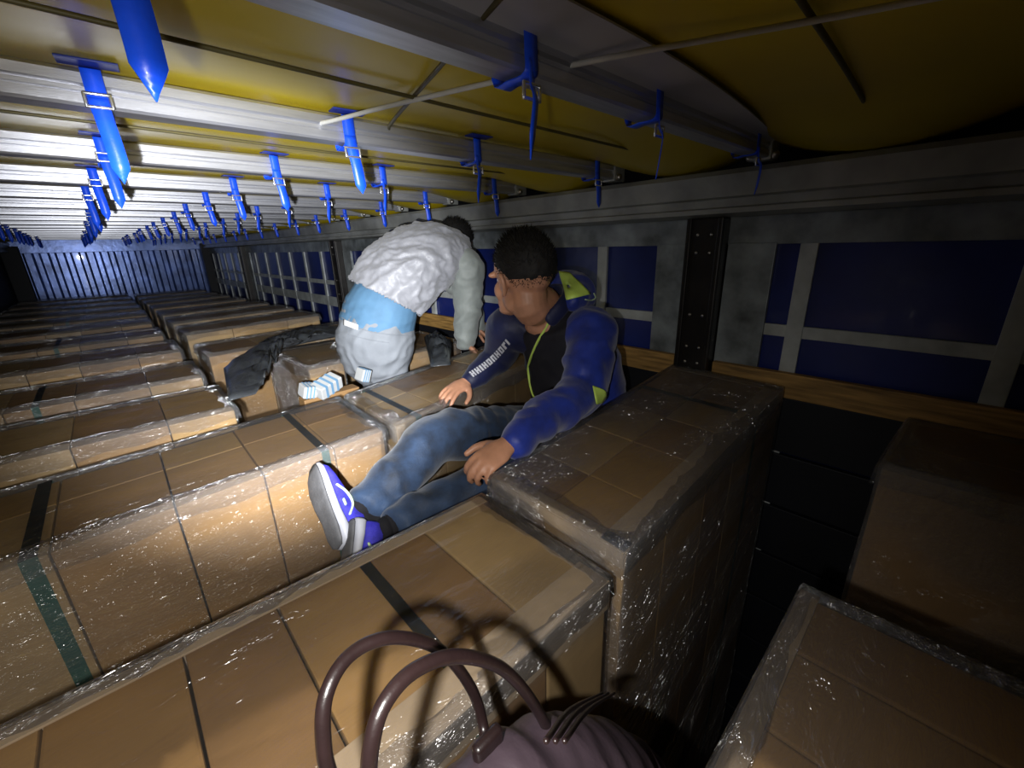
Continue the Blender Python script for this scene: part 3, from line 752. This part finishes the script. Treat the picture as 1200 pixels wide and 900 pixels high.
for s in 'LR':
    tube(bm, [g['hip'+s], g['hip'+s].lerp(g['kne'+s], .5), g['kne'+s]], [.082, .07, .052], 16)
    tube(bm, [g['kne'+s], g['kne'+s].lerp(g['ank'+s], .45), g['ank'+s]], [.052, .045, .026], 16)
    tube(bm, [g['up']+V((0, 0, -.02)), g['sh'+s]], [.06, .05], 14, 5)
    tube(bm, [g['sh'+s], g['sh'+s].lerp(g['el'+s], .5), g['el'+s]], [.048, .042, .035], 14)
    tube(bm, [g['el'+s], g['el'+s].lerp(g['wr'+s], .5), g['wr'+s]], [.036, .032, .025], 14)
# near hand gripping the corner of the carton, far hand resting flat
HL = frame(g['wrL']+V((-.012, .0, .002)), (-1, .05, -.28), (-.15, -.35, 1))
HLm = HL @ Matrix.Scale(1, 4); HLm = HL @ Matrix.Diagonal((1, 1, 1, 1))
fingers(bm, HL, (1.5, 1.55, 1.6, 1.65), .10, .75, .86)
HR = frame(g['wrR']+V((-.01, 0, -.002)), (-1, -.10, -.20), (-.1, -.2, 1)) @ Matrix.Diagonal((-1, 1, 1, 1))
fingers(bm, HR, (.75, .8, .85, .9), .22, .8, .86)
body = remesh(bm, .0042, 2, .4)
obj('body', body, M['skin'], man)
bm = hair_mesh(HF1, (0, -.020, .034), (.079, .098, .092), lambda d: (-.34+.06*noise.noise(d*9) if d.y < -.2 else (-.34+(d.y+.2)*.75+.06*noise.noise(d*9) if d.y < .25 else (.0+(d.y-.25)*.55))), .017, 2600, 5)
obj('hair', bm, M['hair'], man)
for s in (-1, 1):
    bm = bmesh.new(); ell(bm, (s*.030, .0670, .002), (.0095, .0095, .0095), HF1); e0 = obj('eye', bm, M['eye'], man)
    bm = bmesh.new(); ell(bm, (s*.030, .0745, .002), (.005, .0028, .005), HF1, u=12, v_=8); obj('iris', bm, M['hair'], e0)
    bm = bmesh.new(); tubeM(bm, HF1, [(s*.016, .087, .024), (s*.032, .084, .029), (s*.046, .074, .024)], [.0025, .003, .002], 8); obj('eyebrow', bm, M['hair'], man)

# black shirt under the open jacket
bm = bmesh.new()
tube(bm, [V((1.09, .86, 1.86)), V((1.09, .875, 1.97)), g['ch']+V((-.03, 0, 0)), g['up']+V((-.02, 0, 0)), g['nb']+V((.005, 0, -.02))], [(.145, .115), (.14, .105), (.15, .105), (.145, .085), (.066, .062)], 28, 24, side=(0, 1, 0))
bm = remesh(bm, .007, 3); wrinkle(bm, .004, (9, 9, 14)); obj('shirt', bm, M['shirt_black'], man)
# jacket: thick shell opened down the chest. Built from a remeshed volume, front wedge cut away
def jacket_part(build, vox, cut=None, wr=(.006, (7, 7, 22), 0)):
    b0 = bmesh.new(); build(b0); b0 = remesh(b0, vox, 4)
    wrinkle(b0, *wr)
    if cut:
        kill = [f for f in b0.faces if cut(f.calc_center_median())]
        bmesh.ops.delete(b0, geom=kill, context='FACES')
        bmesh.ops.solidify(b0, geom=list(b0.faces), thickness=.008)
    return b0
def torso1(b0):
    tube(b0, [V((1.14, .855, 1.835)), V((1.145, .865, 1.93)), g['ch']+V((0, 0, 0)), g['up']+V((.005, 0, .0)), g['nb']+V((.022, 0, -.012))], [(.185, .150), (.175, .138), (.182, .130), (.165, .105), (.085, .082)], 30, 24, side=(0, 1, 0))
# opening: front of torso is -x; chest wedge between the two zipper edges
def open1(p):
    t_ = min(1, max(0, (p.z-1.86)/.38)); yc = .885+.02*t_; half = .050+.055*t_
    return p.x < 1.09 and abs(p.y-yc) < half
bm = jacket_part(torso1, .008, open1, (.005, (6, 6, 16), 2))
for f in bm.faces:
    c = f.calc_center_median()
    f.material_index = 1 if (c.x < 1.075 or c.y > .93) else 0
obj('jacket', bm, [M['jacket_blue'], M['jacket_navy']], man)
def sleeveL(b0):
    tube(b0, [V((1.08, .82, 2.17)), g['shL']+V((.01, -.005, -.01)), g['shL'].lerp(g['elL'], .55)+V((.012, -.01, 0)), g['elL']+V((.02, -.004, 0)), g['elL'].lerp(g['wrL'], .5)+V((0, 0, .005)), g['wrL']+V((.02, 0, 0))],
         [.078, .083, .071, .064, .054, .040], 20, 30)
bm = jacket_part(sleeveL, .007, None, (.0085, (11, 9, 11), 5)); slL = obj('jacket_sleeve', bm, M['jacket_blue'], man); slL['label'] = 'bright blue near sleeve'
def sleeveR(b0):
    tube(b0, [V((1.04, 1.0, 2.16)), g['shR'], g['shR'].lerp(g['elR'], .55), g['elR'], g['elR'].lerp(g['wrR'], .5), g['wrR']+V((.015, 0, 0))],
         [.078, .078, .066, .058, .050, .038], 20, 30)
bm = jacket_part(sleeveR, .007, None, (.005, (11, 9, 11), 9)); slR = obj('jacket_sleeve', bm, M['jacket_navy'], man); slR['label'] = 'dark navy far sleeve with white print'
# hood lying on the back and standing collar
def hood(b0):
    tube(b0, [g['nb']+V((.03, -.095, .02)), g['nb']+V((.105, -.07, .03)), g['nb']+V((.135, .01, .035)), g['nb']+V((.10, .08, .03)), g['nb']+V((.02, .09, .02))], [(.032, .036), (.048, .058), (.055, .065), (.048, .058), (.03, .034)], 16, 24)
    ell(b0, g['nb']+V((.115, -.01, -.05)), (.06, .11, .06))
bm = jacket_part(hood, .007, None, (.005, (14, 14, 14), 1)); hd_ = obj('hood', bm, M['jacket_blue'], man)
def surf(o_, p, toward, off=.002):
    """nearest hit on the object's surface when coming from 'toward'"""
    base = wloc(o_); d = (V(p)-V(toward)).normalized()
    ok, loc_, nor, _ = o_.ray_cast(V(toward)-base, d)
    return (loc_+base+nor*off, nor) if ok else (V(p), -d)
bpy.context.view_layer.update()
CAMP = V((0, 0, CZ))
# collar: dark band round the neck
bm = bmesh.new()
col_pts = [g['nb']+V((-.045, -.070, -.035)), g['nb']+V((.0, -.085, .008)), g['nb']+V((.058, -.055, .035)), g['nb']+V((.080, .0, .04)), g['nb']+V((.058, .055, .03)), g['nb']+V((.0, .08, .005)), g['nb']+V((-.045, .06, -.035))]
tube(bm, col_pts, [(.026, .012)], 14, 30, side=(0, 0, 1)); bm = remesh(bm, .006, 2); obj('collar', bm, M['jacket_navy'], man)
def patch_on(px_poly, depth_pt, parts, mat, name, parent, off=.003, n=8, lab=None):
    """small cloth patch laid on the garment: outline given in the photo, projected on the garment along the view"""
    bm = bmesh.new(); grid = []
    for i in range(n+1):
        row = []
        for j in range(n+1):
            u_, w_ = i/n, j/n
            a = V(px_poly[0]).lerp(V(px_poly[1]), u_); b_ = V(px_poly[3]).lerp(V(px_poly[2]), u_); q = a.lerp(b_, w_)
            d = pix_ray(q.x, q.y).normalized(); best = None
            for o_ in parts:
                ok, l_, nn, _ = o_.ray_cast(CAMP-wloc(o_), d)
                if ok:
                    l_ = l_+wloc(o_)
                    if best is None or (l_-CAMP).length < (best[0]-CAMP).length: best = (l_, nn)
            row.append(bm.verts.new(best[0]+best[1]*off - d*off) if best else None)
        grid.append(row)
    for i in range(n):
        for j in range(n):
            q = [grid[i][j], grid[i+1][j], grid[i+1][j+1], grid[i][j+1]]
            if all(q) and max((q[0].co-x.co).length for x in q) < .06: bm.faces.new(q)
    bmesh.ops.delete(bm, geom=[x for x in bm.verts if not x.link_faces], context='VERTS')
    bmesh.ops.smooth_vert(bm, verts=bm.verts, factor=.5, use_axis_x=True, use_axis_y=True, use_axis_z=True)
    bmesh.ops.solidify(bm, geom=list(bm.faces), thickness=.002); bmesh.ops.recalc_face_normals(bm, faces=bm.faces)
    o_ = obj(name, bm, mat, parent)
    if lab: o_['label'] = lab
    return o_
def line_on(px_pts, parts, r, mat, name, parent, n=26, off=.002, lab=None):
    P = catmull([V((*p, 0)) for p in px_pts], n); out_ = []
    for q in P:
        d = pix_ray(q.x, q.y).normalized(); best = None
        for o_ in parts:
            ok, l_, nn, _ = o_.ray_cast(CAMP-wloc(o_), d)
            if ok:
                l_ = l_+wloc(o_)
                if best is None or (l_-CAMP).length < (best[0]-CAMP).length: best = (l_, nn)
        if best: out_.append(best[0]-d*off)
    sm = [out_[0]]+[(out_[i-1]+out_[i]*2+out_[i+1])/4 for i in range(1, len(out_)-1)]+[out_[-1]]
    bm = bmesh.new(); tube(bm, sm, [r], 8, len(sm)*2); o_ = obj(name, bm, mat, parent)
    if lab: o_['label'] = lab
    return o_
jack = [o_ for o_ in man.children if o_.name.split('.')[0] in ('jacket', 'jacket_sleeve', 'shirt', 'hood', 'collar')]
jk = [o_ for o_ in jack if o_.name.split('.')[0] in ('jacket', 'shirt')]
line_on([(650, 352), (643, 378), (630, 400), (620, 425), (618, 445), (622, 460), (633, 471)], jk, .0042, M['lime'], 'zipper_piping', man, lab='lime near zipper edge')
line_on([(601, 362), (606, 385), (605, 405), (608, 425), (610, 432)], jk, .0026, M['lime'], 'zipper_piping', man, lab='thin lime far zipper edge')
patch_on([(655, 318), (668, 320), (693, 345), (664, 353)], None, jack, M['lime'], 'hood_lining', man, lab='lime hood lining')
patch_on([(693, 452), (707, 457), (716, 468), (697, 474)], None, [slL], M['lime'], 'side_panel', man, lab='lime panel at the hem')
line_on([(686, 351), (693, 352), (698, 349), (696, 344)], jack, .0022, M['shoe_lime'], 'hood_cord', man, n=10)
# illegible white lettering down the far sleeve: blocks and rings
bm = bmesh.new(); slp = [o_ for o_ in jack if o_.get('label', '').startswith('dark navy')]
lo_p = V((552, 439)); hi_p = V((597, 398))
def prt(x0, x1, y0, y1):
    ax = (hi_p-lo_p); ay = V((ax.y, -ax.x)).normalized()
    bow = lambda t: 3.5*sin(pi*t)
    q = []
    for (a, b_) in ((x0, y0), (x1, y0), (x1, y1), (x0, y1)):
        s = lo_p+ax*a-ay*(b_-bow(a)*-1)
        q.append(s)
    vs_ = []
    for s in q:
        d = pix_ray(s.x, s.y).normalized(); ok, l_, nn, _ = slp[0].ray_cast(CAMP-wloc(slp[0]), d)
        if not ok: return
        vs_.append(bm.verts.new(l_+wloc(slp[0])-d*.003))
    bm.faces.new(vs_)
H = 3.9
x = 0
for k, typ in enumerate('HHIHOUHOVI'):
    wch = .085 if typ != 'I' else .04
    a, b_ = x, x+wch; t_ = .033
    if typ in 'HOU': prt(a, a+t_, -H, H); prt(b_-t_, b_, -H, H)
    if typ == 'H': prt(a, b_, -1, 1)
    if typ in 'OU': prt(a, b_, -H, -H+2)
    if typ == 'O': prt(a, b_, H-2, H)
    if typ == 'I': prt(a, b_, -H, H)
    if typ == 'V': prt(a, a+t_*1.4, -H, H); prt(a+t_, b_, -H, -H+3)
    x += wch+.022
bmesh.ops.solidify(bm, geom=list(bm.faces), thickness=.0008); obj('sleeve_print', bm, M['white_print'], man, False)

# jeans
def legs1(b0):
    tube(b0, [g['pel']+V((.03, 0, .02)), g['pel']+V((-.03, 0, -.01))], [(.165, .115)], 20, 4, side=(0, 1, 0))
    for s in 'LR':
        k, h, a = g['kne'+s], g['hip'+s], g['ank'+s]
        tube(b0, [h, h.lerp(k, .5), k+V((0, 0, .004)), k.lerp(a, .45), a.lerp(k, .10)], [.098, .086, .070, .060, .050], 20, 26)
bm = bmesh.new(); legs1(bm); bm = remesh(bm, .007, 3); wrinkle(bm, .010, (13, 8, 8), 3)
obj('jeans', bm, M['denim'], man)

for s in 'LR':
    bm = bmesh.new(); tube(bm, [g['ank'+s].lerp(g['kne'+s], .12), g['ank'+s], g['ank'+s]+(g['ank'+s]-g['kne'+s]).normalized()*.004], [.036, .034, .031], 16, 8); obj('sock', bm, M['shoe_black'], man)
# sneakers: local +Y toe, +Z up
def shoe(m_, parent, lab, lo_side):
    def ringset(sec, mat, name, par, wr=None):
        bm = bmesh.new(); rows = []
        for (y, w0, w1, z0, z1) in sec:
            row = []
            for k in range(20):
                a = 2*pi*k/20; c_, s_ = cos(a), sin(a)
                zz = (z0+z1)/2+(z1-z0)/2*(abs(s_)**.7)*(1 if s_ > 0 else -1)
                ww = w0 if s_ < 0 else w0*(1-(s_**2))+w1*(s_**2)
                row.append(bm.verts.new(m_ @ V((ww*(abs(c_)**.7)*(1 if c_ > 0 else -1), y, zz))))
            rows.append(row)
        for a, b_ in zip(rows[:-1], rows[1:]):
            for k in range(20): bm.faces.new((a[k], a[(k+1) % 20], b_[(k+1) % 20], b_[k]))
        bm.faces.new(rows[0]); bm.faces.new(rows[-1][::-1]); bmesh.ops.recalc_face_normals(bm, faces=bm.faces)
        return obj(name, bm, mat, par)
    up_ = ringset([(-.058, .012, .010, .030, .066), (-.050, .026, .018, .024, .088), (-.03, .031, .022, .022, .098), (0, .033, .024, .022, .096), (.03, .034, .023, .022, .084), (.06, .036, .024, .02, .071), (.10, .040, .027, .02, .061), (.14, .041, .028, .02, .050), (.17, .036, .024, .02, .043), (.19, .022, .014, .02, .034), (.197, .008, .006, .02, .028)], M['shoe_blue'], 'sneaker', parent)
    up_['label'] = lab
    ringset([(-.064, .014, .014, .006, .030), (-.055, .029, .030, .004, .034), (-.02, .036, .036, .004, .032), (.03, .036, .036, .005, .028), (.08, .041, .041, .004, .026), (.13, .044, .044, .006, .026), (.17, .038, .038, .010, .028), (.195, .024, .024, .014, .030), (.205, .008, .008, .018, .028)], M['shoe_white'], 'midsole', up_)
    ringset([(-.060, .012, .012, -.001, .008), (-.05, .026, .026, -.005, .006), (-.02, .033, .033, -.006, .006), (.03, .032, .032, -.004, .007), (.08, .038, .038, -.006, .006), (.13, .041, .041, -.004, .008), (.17, .035, .035, .001, .012), (.195, .020, .020, .008, .018)], M['shoe_sole'], 'outsole', up_)
    bm = bmesh.new(); tubeM(bm, m_, [(0, -.005, .08), (0, -.01, .098), (0, -.016, .118)], [(.031, .038), (.030, .036), (.033, .038)], 18, side=(1, 0, 0)); o2 = obj('ankle_collar', bm, M['shoe_black'], up_)
    bm = bmesh.new()
    for k in range(5):
        y = .035+k*.02; z = .086-.0062*(k*1.6)
        tubeM(bm, m_, [(-.018, y, z-.010), (0, y+.004, z), (.018, y, z-.010)], [.0028], 6, 8)
    obj('laces', bm, M['shoe_black'], up_)
    bm = bmesh.new(); s = lo_side
    tubeM(bm, m_, [(s*.0385, .10, .034), (s*.037, .07, .052), (s*.034, .035, .056), (s*.0345, .005, .038)], [(.0025, .004)], 8, 16); tubeM(bm, m_, [(s*.037, .05, .036), (s*.037, .036, .036)], [(.003, .006)], 8, 6)
    obj('logo_stripe', bm, M['shoe_lime'], up_)
    return up_
# right foot: sole towards -x, toe up and turned out; left foot lower in the gap
shoe(frame(V((.245, .835, 1.882)), (.08, .80, .52), (.86, .12, -.20)) @ Matrix.Diagonal((.92, .80, .88, 1)) , man, 'violet-blue sneaker with white midsole, upper one', -1)
shoe(frame(V((.258, .785, 1.862)), (-.40, -.45, -.55), (.88, -.10, -.25)) @ Matrix.Diagonal((.92, .80, .88, 1)), man, 'violet-blue sneaker, lower one in the gap', 1)

# ---- bending man --------------------------------------------------------------
h = dict(pel=V((.89, 1.84, 2.05)), wst=V((.93, 1.83, 2.19)), mid=V((1.02, 1.80, 2.33)), ch=V((1.17, 1.79, 2.41)), up=V((1.29, 1.78, 2.42)), nb=V((1.35, 1.79, 2.41)), hd=V((1.40, 1.87, 2.44)),
         shN=V((1.285, 1.64, 2.36)), shF=V((1.30, 1.95, 2.36)), elN=V((1.285, 1.64, 2.17)), elF=V((1.50, 1.90, 2.20)), wrN=V((1.265, 1.66, 1.99)), wrF=V((1.48, 1.83, 2.01)),
         hipN=V((.88, 1.775, 2.02)), hipF=V((.89, 1.91, 2.02)), kneN=V((.93, 1.775, 1.64)), kneF=V((.94, 1.885, 1.64)), ankN=V((.90, 1.76, 1.265)), ankF=V((.90, 1.88, 1.265)))
man2 = thing('person', 'standing person bent forward, in a white crinkled jacket and pale grey jeans, reaching down', 'person', (.82, 1.85, 1.17))
HF2 = frame(h['hd'], (.86, .10, -.45), (.45, 0, .86))
bm = bmesh.new(); head(bm, HF2)
tube(bm, [h['up'], h['nb'], HF2 @ V((0, -.022, -.04))], [(.07, .06), (.058, .057), (.054, .057)], 18, 12)
tube(bm, [h['pel'], h['wst'], h['mid'], h['ch'], h['up']], [(.145, .105), (.135, .09), (.145, .095), (.16, .095), (.10, .07)], 24, 20, side=(0, 1, 0))
for s in 'NF':
    tube(bm, [h['hip'+s], h['hip'+s].lerp(h['kne'+s], .5), h['kne'+s]], [.082, .07, .052], 16)
    tube(bm, [h['kne'+s], h['kne'+s].lerp(h['ank'+s], .4), h['ank'+s]], [.052, .050, .036], 16)
    tube(bm, [h['ank'+s], h['ank'+s]+V((.05, 0, -.05)), h['ank'+s]+V((.13, 0, -.065))], [(.034, .034), (.036, .03), (.036, .018)], 14)
    tube(bm, [h['up'], h['sh'+s]], [.055, .048], 14, 5)
    tube(bm, [h['sh'+s], h['el'+s]], [.047, .035], 14)
    tube(bm, [h['el'+s], h['wr'+s]], [.036, .025], 14)
fingers(bm, frame(h['wrN']+V((0, 0, -.004)), (.62, -.15, -.62), (.5, 0, .8)), (.9, .95, 1.0, 1.05), .12, .8, .86)
fingers(bm, frame(h['wrF']+V((0, 0, -.004)), (.3, -.6, -.5), (.5, 0, .8)) @ Matrix.Diagonal((-1, 1, 1, 1)), (.9, .95, 1.0, 1.05), .12, .8, .86)
obj('body', remesh(bm, .0045, 2, .4), M['skin'], man2)
bm = hair_mesh(HF2, (0, -.020, .034), (.079, .098, .092), lambda d: (-.45 if d.y < .1 else -.3+(d.y-.1)*.9), .018, 1200, 9)
obj('hair', bm, M['hair'], man2)
for s in (-1, 1):
    bm = bmesh.new(); ell(bm, (s*.030, .0670, .002), (.0095, .0095, .0095), HF2); e0 = obj('eye', bm, M['eye'], man2)
    bm = bmesh.new(); ell(bm, (s*.030, .0745, .002), (.005, .0028, .005), HF2, u=12, v_=8); obj('iris', bm, M['hair'], e0)
# jeans
bm = bmesh.new()
tube(bm, [h['pel']+V((-.01, 0, -.06)), h['pel'], h['pel']+V((.01, 0, .075))], [(.19, .165), (.195, .175), (.182, .158)], 24, 12, side=(0, 1, 0))
for s in 'NF':
    k, hp, a = h['kne'+s], h['hip'+s], h['ank'+s]
    tube(bm, [hp, hp.lerp(k, .5), k, k.lerp(a, .5), a+V((0, 0, .01))], [.105, .093, .074, .068, .062], 20, 24)
bm = remesh(bm, .008, 3); wrinkle(bm, .007, (8, 8, 14), 4); jn = obj('jeans', bm, M['trouser_grey'], man2)
# light blue t-shirt band
bm = bmesh.new(); tube(bm, [h['pel']+V((.005, 0, .045)), h['wst']+V((-.005, 0, -.02)), h['mid']+V((-.02, 0, 0))], [(.184, .162), (.182, .158), (.145, .120)], 26, 14, side=(0, 1, 0))
bm = remesh(bm, .008, 2); wrinkle(bm, .003, (6, 6, 20), 7); ts = obj('t_shirt', bm, M['tshirt_blue'], man2)
# jacket
def torso2(b0):
    tube(b0, [h['wst']+V((-.01, 0, -.01)), h['wst'].lerp(h['mid'], .6), h['mid']+V((.02, 0, .0)), h['ch']+V((0, 0, -.01)), h['up']+V((.01, 0, -.01)), h['nb']+V((.01, 0, 0))],
         [(.200, .165), (.210, .172), (.215, .170), (.215, .158), (.17, .118), (.075, .07)], 30, 30, side=(0, 1, 0))
hemP = h['wst'].lerp(h['mid'], .28); hemN = (h['mid']-h['wst']).normalized()+V((.05, 0, .12)); hemN.normalize()
bm = jacket_part(torso2, .0075, lambda p: (p-hemP).dot(hemN) < .006*noise.noise(p*14) and p.x < 1.2, (.012, (10, 10, 17), 3))
wrinkle(bm, .004, (26, 26, 40), 5); jk2 = obj('jacket', bm, M['puffer'], man2)
for s, sd in (('N', 'near'), ('F', 'far')):
    bm = bmesh.new(); tube(bm, [h['up'].lerp(h['sh'+s], .6), h['sh'+s]+V((0, 0, -.01)), h['sh'+s].lerp(h['el'+s], .5), h['el'+s], h['el'+s].lerp(h['wr'+s], .5), h['wr'+s]+V((0, 0, .01))], [.075, .085, .072, .066, .060, .050], 20, 30)
    bm = remesh(bm, .0075, 3); wrinkle(bm, .010, (10, 10, 13), 6); o_ = obj('jacket_sleeve', bm, M['sleeve_shaded'], man2); o_['label'] = 'shade-toned %s sleeve' % sd
def shoe2(a, par):
    bm = bmesh.new(); tube(bm, [a+V((-.05, 0, -.06)), a+V((.0, 0, -.045)), a+V((.09, 0, -.062)), a+V((.16, 0, -.07))], [(.036, .032), (.042, .046), (.045, .030), (.036, .022)], 18, 14, side=(0, 1, 0))
    bm = remesh(bm, .006, 2); obj('boot', bm, M['shoe_black'], par)
shoe2(h['ankN'], man2); shoe2(h['ankF'], man2)
bpy.context.view_layer.update()
patch_on([(403, 374), (421, 381), (420, 387), (403, 381)], None, [jn], M['label_white'], 'waist_label', man2)
line_on([(400, 372), (425, 386), (455, 392), (488, 394)], [jn, ts], .0022, M['trouser_grey'], 'waistband_seam', man2)
line_on([(408, 392), (432, 398), (456, 402)], [jn], .0016, M['trouser_grey'], 'pocket_seam', man2)

# ------------------------------------------------------------------ handbag in the foreground
bag = thing('handbag', 'mauve and plum leather handbag with two round handles, in the foreground gap', 'handbag', (.26, .14, 1.60))
bm = bmesh.new()
bc = V((.285, .165, 1.70))
tube(bm, [Uy(530, 980, .18), Uy(615, 938, .17), Uy(705, 925, .16), Uy(785, 950, .15)], [(.040, .035), (.060, .055), (.062, .058), (.045, .045)], 28, 20, side=(0, 0, 1))
bm = remesh(bm, .005, 4); wrinkle(bm, .004, (30, 8, 8), 2, mask=lambda p: 1)
obj('bag_body', bm, M['leather_purple'], bag)
def handle(pts, yv, r):
    P = [Uy(px, py, yy) for (px, py), yy in zip(pts, yv)]
    bm = bmesh.new(); tube(bm, P, [r*.86], 14, 60); return obj('handle', bm, M['leather'], bag)
handle([(392, 925), (380, 880), (382, 815), (412, 766), (462, 747), (516, 762), (552, 806), (566, 850), (570, 900)], [.21, .215, .225, .235, .235, .235, .225, .215, .19], .0056)
handle([(432, 935), (434, 880), (450, 825), (488, 784), (540, 769), (592, 786), (630, 832), (652, 885), (655, 940)], [.175, .175, .18, .185, .185, .185, .18, .175, .165], .0056)
for (px, py, yy) in ((655, 900, .163), (572, 880, .19)):
    c = Uy(px, py, yy); bm = bmesh.new(); box(bm, c-V((.014, .005, .02)), c+V((.014, .005, .018)), .004); obj('handle_tab', bm, M['leather'], bag)
for d in (0, .012, .024):
    bm = bmesh.new(); P = [Uy(640+d*900, 868, .118), Uy(668+d*900, 832, .15), Uy(706+d*600, 812, .175)]
    tube(bm, P, [.0020, .0020, .0012], 8, 12); obj('strap_cord', bm, M['leather'], bag)
